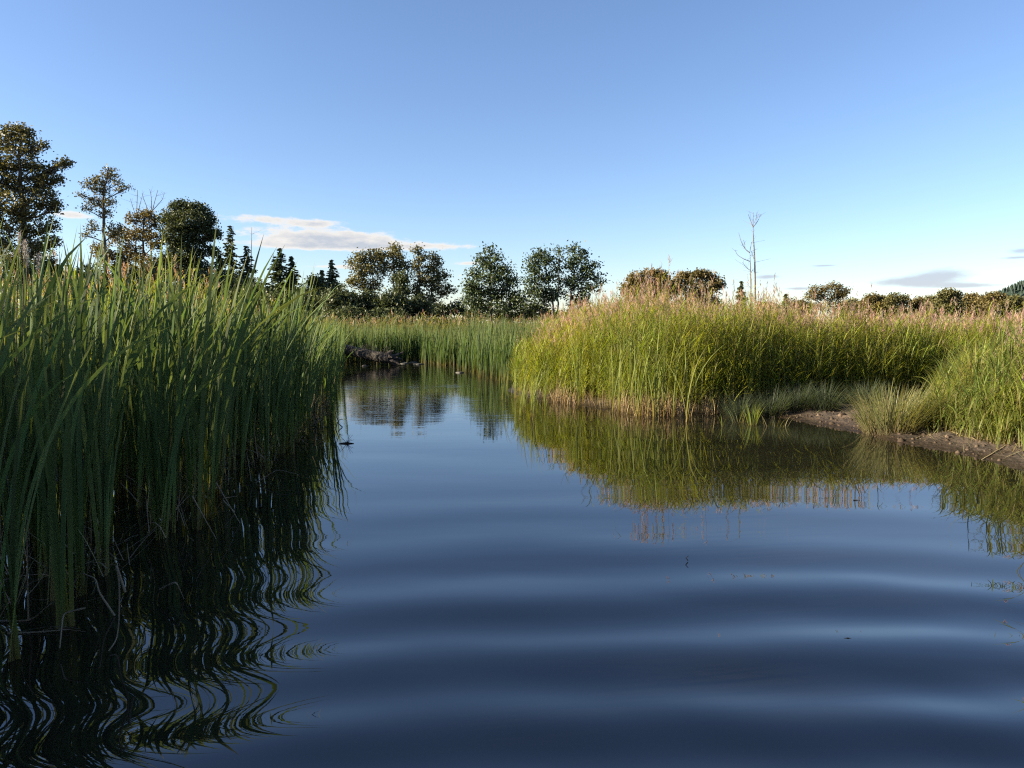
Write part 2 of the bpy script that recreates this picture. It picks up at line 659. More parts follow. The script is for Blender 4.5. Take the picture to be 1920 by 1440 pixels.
def cattail_mass(mb, x, y, z, H, nleaf, nseg=6, W=0.017, spread=1.25, stops=CAT_STOPS, var=0.16):
    n = len(x)
    xs, ys, zs, Hs = (np.repeat(a, nleaf) for a in (x, y, z, H))
    m = n * nleaf
    base = np.stack([xs + rng.normal(0, 0.02, m), ys + rng.normal(0, 0.02, m), zs - 0.03], -1)
    az = rng.normal(0, spread, m)
    L = Hs * rng.uniform(0.72, 1.08, m)
    ribbons(mb, base, L, W * rng.uniform(0.75, 1.2, m), az, np.abs(rng.normal(0, 0.05, m)) + 0.01, np.abs(rng.normal(0.2, 0.2, m)), nseg,
            cat_prof, grad(m, stops, var, 0.06), face=rng.uniform(-0.6, 0.6, m), twist=rng.uniform(-1.3, 1.3, m), p=2)


def scatter(x0, x1, y0, y1, dens):
    n = rng.poisson((x1 - x0) * (y1 - y0) * dens)
    return rng.uniform(x0, x1, n), rng.uniform(y0, y1, n)


def build_left_cattails():
    x, y = scatter(-16, 0, 2.7, 27, 16)
    e = edge_x(y) + 0.42 * (vnoise(y * 2.1, y * 0 + 3, 8) - 0.62)
    dep = e - x
    dens = np.interp(dep, [0, 0.3, 1.2, 3.0, 7], [0.55, 1.0, 0.8, 0.4, 0.25]) * np.interp(y, [3, 9, 14, 27], [1, 1, 0.7, 0.5])
    keep = (dep > 0) & (dep < 7) & (x > -0.75 * y - 0.9) & (rng.uniform(0, 1, len(x)) < dens)
    x, y, dep = x[keep], y[keep], dep[keep]
    H = cat_height(y) * np.clip(rng.normal(1.0, 0.065, len(x)), 0.85, 1.1) + 0.08 * np.clip(dep, 0, 2) * 0.5
    z = np.maximum(gz(x, y), -0.02)
    score = y + 1.6 * dep + np.where(x < -0.73 * y, 3, 0)
    order = np.argsort(score)
    near = order[:262]
    rest = order[262:]
    words = {6: 'six', 7: 'seven', 8: 'eight'}
    for i in near:
        nl = int(rng.integers(6, 9))
        rel = H[i] / cat_height(y[i])
        size = 'stunted' if rel < 0.94 else 'tall' if rel > 1.06 else 'middling'
        place = ('at the waterline of the bed' if dep[i] < 0.25 else
                 'behind the front stems' if dep[i] < 0.6 else
                 'inside the tall bed' if dep[i] < 1.2 else 'deep in the tall bed')
        zone = ('near drooping dead stems' if y[i] < 4.8 else 'midway to the log' if y[i] > 7 else 'past the dead stems')
        cattail(x[i], y[i], z[i], H[i], nl, f'{size} cattail of {words[nl]} strap leaves {place}, {zone}',
                'cattails of the tall dense bed')
    mb = MB()
    xr, yr, zr, Hr = x[rest], y[rest], z[rest], H[rest]
    cattail_mass(mb, xr, yr, zr, Hr, 8, 7, 0.023)
    # the bed runs on to the left, out of the picture
    xo, yo = scatter(-17, -2, -1.5, 15, 13)
    ko = (xo < -0.75 * yo - 0.9) & (xo < -2.6)
    xo, yo = xo[ko], yo[ko]
    cattail_mass(mb, xo, yo, np.maximum(gz(xo, yo), -0.02), rng.normal(1.95, 0.14, len(xo)), 5, 4, 0.03)
    tag(mb.build('cattail_bed', M_CATS), 'dense mass of green cattail leaves behind the front stems', 'cattail bed', kind='stuff')
    # tops of the straw litter between the stems at the waterline
    mb = MB()
    n = 800
    yy = rng.uniform(2.8, 14, n)
    xx = edge_x(yy) - np.abs(rng.normal(0, 0.6, n)) - 0.05
    base = np.stack([xx, yy, rng.uniform(-0.02, 0.18, n)], -1)
    ribbons(mb, base, rng.uniform(0.12, 0.5, n), rng.uniform(0.004, 0.010, n), rng.uniform(0, 6.28, n), rng.uniform(0.2, 1.5, n),
            rng.normal(0, 0.8, n), 4, lambda t: 1 - 0.6 * t, grad(n, [(0, (0.16, 0.12, 0.075)), (1, (0.2, 0.16, 0.10))], 0.3))
    tag(mb.build('dead_leaf_litter', M_DRY), 'tan dead leaf litter caught between cattail stems', 'litter', kind='stuff')


build_left_cattails()

# ------------------------------------------------------------------ reed grass
G_LEAF = [(0, (0.15, 0.19, 0.026)), (0.6, (0.195, 0.235, 0.032)), (1, (0.23, 0.23, 0.045))]
G_STEM = [(0, (0.19, 0.145, 0.065)), (0.25, (0.15, 0.15, 0.045)), (0.8, (0.16, 0.17, 0.05)), (1, (0.22, 0.17, 0.08))]
G_PLUME = [(0, (0.29, 0.18, 0.15)), (1, (0.38, 0.265, 0.23))]


def taper(t):
    return np.interp(t, [0, 0.25, 0.6, 1], [0.7, 1, 0.8, 0.05])


def reed_grass(mb, x, y, H, nleaf=6, plume=0.6, low=0.0, leafL=0.30, leafW=0.013, wid=1.0, leafst=G_LEAF, lean=0.0, nplume=10):
    """reed canary grass: stem, side leaves up its length and a feathery head"""
    n = len(x)
    z = gz(x, y)
    # patches: some clumps yellower, some deeper green, some taller and leaning their own way
    pa, pb = vnoise(x * 1.7, y * 1.7, 41), vnoise(x * 0.9 + 5, y * 0.9, 43)
    H = H * (0.80 + 0.40 * vnoise(x * 1.5, y * 1.5, 44)) * np.where(rng.uniform(0, 1, n) < 0.04, 1.16, 1.0)
    mul = np.stack([0.72 + 0.5 * pa + 0.15 * pb, 0.84 + 0.3 * pa, 0.85 + 0.2 * pb], -1)
    base = np.stack([x, y, np.maximum(z, -0.05) - 0.02 + low * H], -1)
    az = rng.uniform(0, 6.28, n)
    az = np.where(rng.uniform(0, 1, n) < 0.6, rng.normal(0.2, 0.6, n) + 3.2 * (pb - 0.5), az)
    th0 = np.abs(rng.normal(0.03, 0.05, n)) + lean + 0.12 * np.clip(pb - 0.5, 0, 1)
    bend = np.abs(rng.normal(0.06, 0.10, n))
    SL = H * (1 - low)
    pts = ribbons(mb, base, SL, np.full(n, 0.0055) * wid, az, th0, bend, 4, lambda t: 1 - 0.5 * t, grad(n, G_STEM, 0.15, 0.06),
                  face=rng.uniform(0, 3.14, n))
    # leaves
    m = n * nleaf
    tt = rng.uniform(0.08, 0.93, (n, nleaf))
    f = tt * 4
    i0 = np.minimum(f.astype(int), 3)
    fr = (f - i0)[..., None]
    ar = np.arange(n)[:, None]
    lb = (pts[ar, i0] * (1 - fr) + pts[ar, i0 + 1] * fr).reshape(m, 3)
    LL = leafL * rng.uniform(0.6, 1.35, m)
    ribbons(mb, lb, LL, leafW * wid * rng.uniform(0.7, 1.25, m), rng.uniform(0, 6.28, m), rng.uniform(0.2, 0.75, m), rng.uniform(0.2, 1.5, m), 3,
            taper, grad(m, leafst, 0.22, 0.07, np.repeat(mul, nleaf, 0)), face=rng.uniform(-0.4, 0.4, m), p=1.4)
    # heads
    hp = np.where(rng.uniform(0, 1, n) < np.broadcast_to(plume, (n,)))[0]
    if len(hp):
        k = nplume
        mm = len(hp) * k
        tip = np.repeat(pts[hp, -1], k, 0)
        hl = np.repeat(rng.uniform(0.12, 0.24, len(hp)), k)
        up = rng.uniform(-0.25, 0.75, mm)
        b2 = tip + np.stack([rng.normal(0, 0.008, mm), rng.normal(0, 0.008, mm), up * hl], -1)
        sz = hl * np.interp(up, [-0.25, 0.1, 0.75], [0.30, 0.42, 0.25])
        pc = grad(len(hp), G_PLUME, 0.22, 0.08)

        def pcol(t, pc=pc, k=k):
            return np.repeat(pc(t), k, 0)
        ribbons(mb, b2, sz, np.full(mm, 0.0085) * wid, rng.uniform(0, 6.28, mm), rng.uniform(0.1, 0.55, mm), rng.uniform(-0.3, 0.3, mm), 1,
                lambda t: np.interp(t, [0, 1], [1.0, 0.35]), pcol, face=rng.uniform(0, 3.14, mm))


BANK = np.array([gnd(962, 736), gnd(995, 744), gnd(1040, 752), gnd(1120, 763), gnd(1200, 775), gnd(1300, 778), gnd(1345, 775), (3.7, 11.7), (4.5, 11.85), (5.6, 12.1), (6.6, 12.2),
                 (7.6, 12.6), (9.0, 12.0), (60, 14), (60, 70), (-1.2, 70), (-0.6, 40), (0.0, 26), (0.15, 20), (0.0, 15.2)])


def bank_height(x, y):
    h = np.interp(x, [0, 0.7, 1.4, 2.2, 3.2, 4.6, 6, 8, 20], [0.95, 1.15, 1.46, 1.74, 1.88, 1.62, 1.36, 1.24, 1.2])
    h = h * np.interp(y, [11, 14, 22, 40], [1.0, 1.02, 0.98, 0.9])
    return h * (0.85 + 0.21 * vnoise(x * 0.8, y * 0.8, 31))


def build_right_bank():
    # front wall of grass, dense, then thinning out behind where only heads show
    mb = MB()
    x, y = scatter(0, 11, 11, 18, 330)
    d = -sdist(x, y, BANK)
    keep = (d < 0)
    dd = sdist(x, y, BANK)           # negative inside (polygon = land here)
    ins = -dd
    pr = np.interp(ins, [0, 0.15, 1.6, 3.0, 6.0], [0.5, 1, 0.75, 0.25, 0.12])
    keep = (ins > 0) & (rng.uniform(0, 1, len(x)) < pr) & (x < 0.75 * y + 0.6)
    x, y, ins = x[keep], y[keep], ins[keep]
    H = bank_height(x, y) * rng.normal(0.93, 0.12, len(x)) * np.interp(ins, [0, 0.3, 0.8], [0.75, 0.95, 1.0])
    reed_grass(mb, x, y, H, 7, np.interp(ins, [0.3, 0.8, 1.5], [0.0, 0.3, 0.62]), 0.0, 0.34, 0.012)
    tag(mb.build('reed_grass', M_GRASS), 'tall yellow-green reed grass with pinkish heads covering the far bank', 'reed grass', kind='stuff')
    print('bank plants', len(x))
    mb = MB()
    x, y = scatter(-1, 34, 16, 46, 12)
    ins = -sdist(x, y, BANK)
    keep = (ins > 0.0) & (x < 0.75 * y + 1) & (rng.uniform(0, 1, len(x)) < np.interp(y, [16, 24, 46], [1, 0.8, 0.5]))
    x, y = x[keep], y[keep]
    H = bank_height(x, y) * rng.normal(1.0, 0.10, len(x))
    reed_grass(mb, x, y, H, 6, 0.75, 0.3, 0.36, 0.017, 1.5, nplume=8)
    print('back plants', len(x))
    tag(mb.build('reed_meadow', M_GRASS), 'reed grass meadow with pink seed heads running back to the trees', 'reed meadow', kind='stuff')


build_right_bank()


def build_back_left_grass():
    mb = MB()
    x, y = scatter(-16, -3.5, 9.5, 24, 16)
    keep = (x < edge_x(y) - 2.2) & (x > -0.75 * y - 0.5)
    x, y = x[keep], y[keep]
    H = np.interp(y, [9, 13, 24], [1.85, 1.95, 1.65]) * rng.normal(1, 0.07, len(x))
    reed_grass(mb, x, y, H, 6, 0.5, 0.25, 0.34, 0.016, 1.2)
    tag(mb.build('reed_grass_behind_cattails', M_GRASS), 'sunlit pink-headed reed grass behind the tall cattails', 'reed grass', kind='stuff')
    mb = MB()
    x, y = scatter(-45, 3, 29, 62, 2.3)
    keep = (x > -0.75 * y - 1) & ((x < -1.2) | (y > 40)) & (sdist(x, y) > 0.5)
    x, y = x[keep], y[keep]
    H = rng.normal(1.5, 0.13, len(x)) * np.interp(y, [29, 62], [1, 0.8])
    reed_grass(mb, x, y, H, 5, 0.8, 0.3, 0.4, 0.024, 2.2, nplume=7, leafst=[(0, (0.085, 0.105, 0.03)), (1, (0.12, 0.125, 0.05))])
    tag(mb.build('reed_grass_beyond_pond', M_GRASS), 'distant reed grass and heads beyond the end of the pond', 'reed grass', kind='stuff')


build_back_left_grass()

FAR_STOPS = [(0, (0.12, 0.10, 0.05)), (0.2, (0.070, 0.105, 0.04)), (0.75, (0.075, 0.12, 0.042)), (1, (0.12, 0.13, 0.06))]


def build_far_cattails():
    # closing the end of the channel
    mb = MB()
    x, y = scatter(-9, 1.2, 21.5, 32, 26)
    front = np.interp(x, [-9, -5.5, -4.2, -3.2, -1.9, -1.3, 0.2, 0.4, 1.2], [26, 26.4, 26.6, 25.9, 24.5, 23.6, 22.2, 20.5, 20.5])
    keep = (y > front + 0.5 * (vnoise(x * 2, x * 0, 2) - 0.5)) & (y < front + 5.5)
    x, y = x[keep], y[keep]
    H = np.where(x > -1.6, 1.62, 1.38) * rng.normal(1, 0.10, len(x)) * (0.84 + 0.32 * vnoise(x * 0.9, y * 0.9, 51))
    cattail_mass(mb, x, y, np.full(len(x), -0.02), H, 6, 5, 0.021, 1.6, FAR_STOPS)
    # right-hand shoulder between channel and bank
    x, y = scatter(-2.2, 1.2, 17.5, 22.5, 22)
    ex = np.interp(y, [17.5, 18.6, 20, 22.5], [0.1, -0.75, -1.05, -1.7])
    keep = (x > ex) & (x < ex + 1.8) & (y > 18.3)
    x, y = x[keep], y[keep]
    cattail_mass(mb, x, y, np.full(len(x), -0.02), rng.normal(1.35, 0.12, len(x)), 6, 5, 0.018, 1.6, FAR_STOPS)
    tag(mb.build('far_cattail_bed', M_CATS), 'band of cattails closing the far end of the pond', 'cattail bed', kind='stuff')


build_far_cattails()


def blades(mb, cx, cy, n, rad, L, W, spread, stops, cz=None, var=0.2, upright=0.12, nseg=5, bendm=0.9):
    """a tuft: arcs fanning out from a small base"""
    a = rng.uniform(0, 6.28, n)
    r = rad * np.sqrt(rng.uniform(0, 1, n))
    x, y = cx + r * np.cos(a), cy + r * np.sin(a)
    z = gz(x, y) if cz is None else np.full(n, cz)
    base = np.stack([x, y, np.maximum(z, -0.04) - 0.02], -1)
    az = a + rng.normal(0, 0.5, n)
    th = np.clip(upright + spread * (r / rad) * rng.uniform(0.4, 1.2, n), 0, 1.4)
    ribbons(mb, base, L * rng.uniform(0.55, 1.1, n), W * rng.uniform(0.7, 1.2, n), az, th, rng.uniform(0.1, bendm, n), nseg, taper,
            grad(n, stops, var, 0.06), face=rng.uniform(-0.5, 0.5, n), p=1.5)


PALE = [(0, (0.18, 0.145, 0.085)), (0.35, (0.17, 0.17, 0.075)), (1, (0.20, 0.20, 0.09))]
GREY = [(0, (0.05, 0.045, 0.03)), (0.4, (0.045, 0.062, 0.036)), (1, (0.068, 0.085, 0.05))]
BRIGHT = [(0, (0.17, 0.14, 0.06)), (0.3, (0.125, 0.16, 0.034)), (1, (0.185, 0.21, 0.048))]


def tuft(name, label, u, v, n, rad, L, W, spread, stops, group=None, cat='grass tuft', z=None, **kw):
    x, y = gnd(u, v, 0.1 if z is None else z)
    mb = MB()
    blades(mb, x, y, n, rad, L, W, spread, stops, **kw)
    o = mb.build(name, M_GRASS, off=(x, y, float(gz(x, y))))
    o.location = (x, y, float(gz(x, y)))
    return tag(o, label, cat, group)


tuft('sedge_tuft', 'large rounded pale straw-green sedge tuft on the mud spit', 1672, 800, 900, 0.34, 0.70, 0.008, 0.5, PALE, 'sedge tufts on the bank')
tuft('sedge_tuft', 'small pale sedge tuft beside the large rounded one', 1738, 797, 420, 0.22, 0.62, 0.006, 0.7, PALE, 'sedge tufts on the bank')
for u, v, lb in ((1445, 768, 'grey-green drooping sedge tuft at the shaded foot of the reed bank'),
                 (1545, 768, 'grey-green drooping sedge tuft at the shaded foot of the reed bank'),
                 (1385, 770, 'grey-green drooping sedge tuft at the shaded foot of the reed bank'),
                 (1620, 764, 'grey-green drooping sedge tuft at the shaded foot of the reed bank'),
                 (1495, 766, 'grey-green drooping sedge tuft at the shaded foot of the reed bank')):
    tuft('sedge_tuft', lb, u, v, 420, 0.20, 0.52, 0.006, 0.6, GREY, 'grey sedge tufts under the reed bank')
tuft('water_grass_tuft', 'upright green grass tuft standing in the shallows off the reed bank', 1410, 797, 34, 0.07, 0.36, 0.011, 0.25, BRIGHT, 'grass tufts in the shallows', z=0.0, cz=0.0)
tuft('water_grass_tuft', 'thin two-bladed grass sprig standing in the shallows', 1354, 800, 3, 0.004, 0.26, 0.010, 0.25, BRIGHT, 'grass tufts in the shallows', z=0.0, cz=0.0)
tuft('water_grass_tuft', 'sparse twiggy grass tuft near the mud tip', 1455, 800, 16, 0.16, 0.26, 0.007, 0.5, PALE, 'grass tufts in the shallows', z=0.0, cz=0.0)
tuft('water_grass_tuft', 'sparse twiggy grass tuft near the mud tip', 1385, 792, 14, 0.10, 0.30, 0.007, 0.5, PALE, 'grass tufts in the shallows', z=0.0, cz=0.0)


def build_right_near_bank():
    # leafy bright grass on the near right bank, its foot on the mud
    FR = np.array([gnd(1735, 805, 0.1), gnd(1800, 819, 0.1), gnd(1860, 831, 0.1), gnd(1925, 847, 0.1), (6.35, 7.6), (6.9, 6.0), (12, 6), (12, 12.6), (7.4, 12.6), (6.9, 11.4)])
    mb = MB()
    x, y = scatter(5.4, 11, 6, 12.6, 190)
    ins = -sdist(x, y, FR)
    keep = (ins > 0) & (x < 0.76 * y + 0.8) & (rng.uniform(0, 1, len(x)) < np.interp(ins, [0, 0.2, 1.5, 3], [0.7, 1, 0.6, 0.3]))
    x, y, ins = x[keep], y[keep], ins[keep]
    H = np.interp(ins, [0, 0.35, 1.0, 2.0], [0.42, 0.75, 1.15, 1.38]) * rng.normal(1, 0.12, len(x))
    reed_grass(mb, x, y, H, 6, np.where(ins > 0.8, 0.35, 0.0), 0.0, 0.40, 0.013, leafst=BRIGHT, lean=0.05)
    # arching long blades
    n = len(x) * 2
    i = rng.integers(0, len(x), n)
    xx, yy = x[i] + rng.normal(0, 0.05, n), y[i] + rng.normal(0, 0.05, n)
    base = np.stack([xx, yy, gz(xx, yy) - 0.02], -1)
    ribbons(mb, base, np.clip(H[i] * rng.uniform(0.6, 1.05, n), 0.25, 2), rng.uniform(0.006, 0.014, n), rng.uniform(0, 6.28, n), rng.uniform(0.05, 0.5, n),
            rng.uniform(0.3, 1.7, n), 6, taper, grad(n, BRIGHT, 0.2, 0.06), face=rng.uniform(-0.4, 0.4, n), p=1.7)
    # straw at the foot
    k = np.where(ins < 0.5)[0]
    n = 900
    i = rng.choice(k, n)
    xx, yy = x[i] + rng.normal(0, 0.10, n), y[i] + rng.normal(0, 0.10, n)
    base = np.stack([xx, yy, gz(xx, yy) - 0.01], -1)
    ribbons(mb, base, rng.uniform(0.15, 0.45, n), rng.uniform(0.004, 0.008, n), rng.uniform(0, 6.28, n), rng.uniform(0.3, 1.3, n), rng.uniform(-0.2, 0.9, n),
            4, taper, grad(n, PALE, 0.25, 0.06))
    tag(mb.build('bank_grass', M_GRASS), 'lush bright green arching grass on the near mud bank', 'bank grass', kind='stuff')
    # fallen straw stems lying over the mud
    for u0, v0, u1, v1 in ((1745, 797, 1835, 822), (1700, 800, 1775, 793), (1760, 806, 1782, 796), (1840, 843, 1905, 826), (1720, 812, 1760, 803)):
        ax, ay = gnd(u0, v0, 0.12)
        bx, by = gnd(u1, v1, 0.12)
        t = np.linspace(0, 1, 9)
        px = ax + (bx - ax) * t + 0.03 * np.sin(t * 5)
        py = ay + (by - ay) * t + 0.03 * np.sin(t * 4 + 1)
        m2 = MB()
        tube(m2, np.stack([px, py, gz(px, py) + 0.008], -1), np.linspace(0.007, 0.003, 9), 5, (0.30, 0.24, 0.13))
        o = m2.build('fallen_straw', M_DRY, off=(ax, ay, 0))
        o.location = (ax, ay, 0)
        tag(o, 'dry straw stem lying across the mud below the bright bank grass', 'straw', 'straw stems fallen on the mud')


build_right_near_bank()


def mud_litter():
    """clods, crumbs and straw scraps strewn over the mud spit"""
    mb = MB()
    x, y = scatter(3.9, 7.6, 6.6, 12.4, 140)
    d = sdist(x, y)
    k = (d > 0.02) & (d < 0.95) & (rng.uniform(0, 1, len(x)) < 0.25 + 0.9 * vnoise(x * 2.5, y * 2.5, 71))
    x, y = x[k], y[k]
    z = gz(x, y)
    n, na = len(x), 6
    r = np.exp(rng.normal(math.log(0.013), 0.5, n))
    ang = np.linspace(0, 2 * math.pi, na, endpoint=False)
    rings = []
    for rr, hh in ((1.0, -0.5), (0.85, 0.35), (0.15, 0.75)):
        j = rng.uniform(0.75, 1.25, (n, na))
        rings.append(np.stack([x[:, None] + r[:, None] * rr * j * np.cos(ang), y[:, None] + r[:, None] * rr * j * np.sin(ang), z[:, None] + r[:, None] * hh * j], -1))
    v = np.stack(rings, 1)
    idx = np.arange(n * 3 * na).reshape(n, 3, na)
    jj = np.roll(idx, -1, 2)
    q = np.concatenate([np.stack([idx[:, a], jj[:, a], jj[:, a + 1], idx[:, a + 1]], -1).reshape(-1, 4) for a in (0, 1)])
    c = np.array([0.055, 0.040, 0.028]) * np.exp(rng.normal(0, 0.35, (n, 1)))
    mb.add(v, q, np.repeat(c, 3 * na, 0))
    tag(mb.build('mud_clods', M_BARK), 'small dark clods and crumbs scattered over the mud', 'mud clods', kind='stuff')
    mb = MB()
    x, y = scatter(3.9, 7.6, 6.6, 12.4, 60)
    d = sdist(x, y)
    k = (d > 0.05) & (d < 1.1) & (rng.uniform(0, 1, len(x)) < 1.6 * vnoise(x * 1.5, y * 1.5, 73) - 0.2)
    x, y = x[k], y[k]
    n = len(x)
    ribbons(mb, np.stack([x, y, gz(x, y) + 0.006], -1), rng.uniform(0.05, 0.28, n), rng.uniform(0.003, 0.007, n), rng.uniform(0, 6.28, n), rng.uniform(1.1, 1.6, n),
            rng.uniform(-0.2, 0.3, n), 3, taper, grad(n, PALE, 0.35, 0.06))
    tag(mb.build('straw_scraps', M_DRY), 'scraps of dry straw strewn on the mud', 'straw', kind='stuff')


mud_litter()


def straw_foot():
    """tan dead stalks at the waterline of the bank"""
    mb = MB()
    n = 1500
    t = rng.uniform(0, 1, n)
    P = np.array([gnd(1035, 752), gnd(1120, 765), gnd(1200, 778), gnd(1300, 781), gnd(1350, 777)])
    f = t * (len(P) - 1)
    i = np.minimum(f.astype(int), len(P) - 2)
    b = P[i] * (1 - (f - i))[:, None] + P[i + 1] * (f - i)[:, None]
    x, y = b[:, 0] + rng.normal(0, 0.08, n), b[:, 1] + np.abs(rng.normal(0, 0.16, n)) - 0.05
    ok = rng.uniform(0, 1, n) < np.clip(2.6 * vnoise(x * 3.1, x * 0 + 2, 12) - 0.7, 0.06, 1)
    x, y = x[ok], y[ok]
    n = len(x)
    base = np.stack([x, y, np.maximum(gz(x, y), -0.03) - 0.01], -1)
    ribbons(mb, base, rng.uniform(0.12, 0.55, n), rng.uniform(0.004, 0.010, n), rng.uniform(0, 6.28, n), np.abs(rng.normal(0, 0.35, n)),
            np.abs(rng.normal(0.2, 0.6, n)), 4, taper, grad(n, [(0, (0.17, 0.115, 0.06)), (0.5, (0.26, 0.19, 0.10)), (1, (0.28, 0.22, 0.11))], 0.25))
    tag(mb.build('dead_stalk_fringe', M_DRY), 'fringe of tan dead stalks along the waterline of the reed bank', 'dead stalks', kind='stuff')


straw_foot()


def right_cattails():
    # little stand at the corner of the bank
    g1 = 'short cattails standing in the water off the reed bank corner'
    for i in range(26):
        u, v = rng.normal(990, 17), rng.uniform(762, 790)
        if i < 7:
            u, v = rng.uniform(938, 968), rng.uniform(742, 756)
        x, y = gnd(u, v)
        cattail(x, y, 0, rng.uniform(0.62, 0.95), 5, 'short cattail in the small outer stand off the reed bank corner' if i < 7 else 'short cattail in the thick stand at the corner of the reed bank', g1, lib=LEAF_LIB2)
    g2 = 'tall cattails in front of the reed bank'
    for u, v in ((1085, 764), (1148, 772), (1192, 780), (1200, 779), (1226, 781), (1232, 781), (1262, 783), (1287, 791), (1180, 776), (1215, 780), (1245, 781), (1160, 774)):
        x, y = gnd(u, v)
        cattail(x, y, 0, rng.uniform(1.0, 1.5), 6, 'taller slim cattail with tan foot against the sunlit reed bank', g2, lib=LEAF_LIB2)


right_cattails()


def dead_stems():
    """bent dead cattail stems hanging into the water at the feet of the left bed"""
    specs = [((235, 1110), (215, 1050), (225, 1095), (222, 1195), (205, 1245)), ((160, 1140), (118, 1150), (112, 1215)),
             ((0, 1165), (60, 1165), (95, 1130), (140, 1120)), ((300, 1105), (330, 1090), (345, 1130)), ((440, 960), (415, 935), (445, 930)),
             ((405, 905), (450, 985)), ((360, 930), (405, 1010)), ((480, 905), (520, 880), (560, 890)), ((15, 1190), (75, 1185), (130, 1180)),
             ((215, 1155), (185, 1110), (180, 1085), (155, 1075))]
    for s in specs:
        # depth from the lowest point touching the water near the bed's edge
        vv = max(p[1] for p in s)
        Y = gnd(100, min(vv, 1215))[1]
        pts = []
        for (u, v) in s:
            p = at(u, v, Y + rng.uniform(-0.06, 0.06))
            p.z = max(p.z, 0.004)
            pts.append(tuple(p))
        pts = np.array(pts)
        tt = np.linspace(0, len(pts) - 1, 14)
        P = np.stack([np.interp(tt, np.arange(len(pts)), pts[:, k]) for k in range(3)], -1)
        P[1:-1] = (P[:-2] + 2 * P[1:-1] + P[2:]) / 4
        m2 = MB()
        tube(m2, P, np.linspace(0.0055, 0.003, 14), 5, (0.20, 0.16, 0.11))
        o = m2.build('dead_cattail_stem', M_DRY, off=P[0])
        o.location = P[0]
        tag(o, 'bent tan dead stem drooping to the water among green cattail feet', 'dead stem', 'dead stems at the foot of the tall cattail bed')


dead_stems()


def seed_heads():
    for u, v, Y in ((34, 452, 4.6), (45, 466, 4.7), (50, 478, 4.8), (5, 562, 4.0), (70, 490, 5.2)):
        top = at(u, v, Y)
        g = (top.x - 0.10, Y, 0.0)
        root = empty('seed_head_stalk', g, 'fluffy grey spent seed head on a thin stalk above the cattail leaves', 'seed head', 'old seed heads in the cattail bed')
        m2 = MB()
        t = np.linspace(0, 1, 8)
        P = np.stack([0.10 * t ** 2, 0 * t, (top.z - 0.06) * t], -1)
        tube(m2, P, np.linspace(0.006, 0.003, 8), 5, (0.18, 0.15, 0.08))
        m2.build('stalk', M_DRY, root)
        m3 = MB()
        n = 260
        tt = rng.uniform(0, 1, n)
        base = np.stack([0.10 + 0.01 * tt, 0 * tt, top.z - 0.08 + 0.13 * tt], -1)
        ribbons(m3, base, rng.uniform(0.012, 0.030, n), np.full(n, 0.004), rng.uniform(0, 6.28, n), rng.uniform(0.4, 2.0, n), rng.uniform(-0.5, 0.5, n), 2,
                lambda t: 1 - 0.5 * t, grad(n, [(0, (0.42, 0.37, 0.32)), (1, (0.55, 0.52, 0.48))], 0.2))
        o = m3.build('seed_fluff', M_DRY, root)
        o['kind'] = 'stuff'


seed_heads()

# ------------------------------------------------------------------ log at the end of the channel
LOGY = 25.0


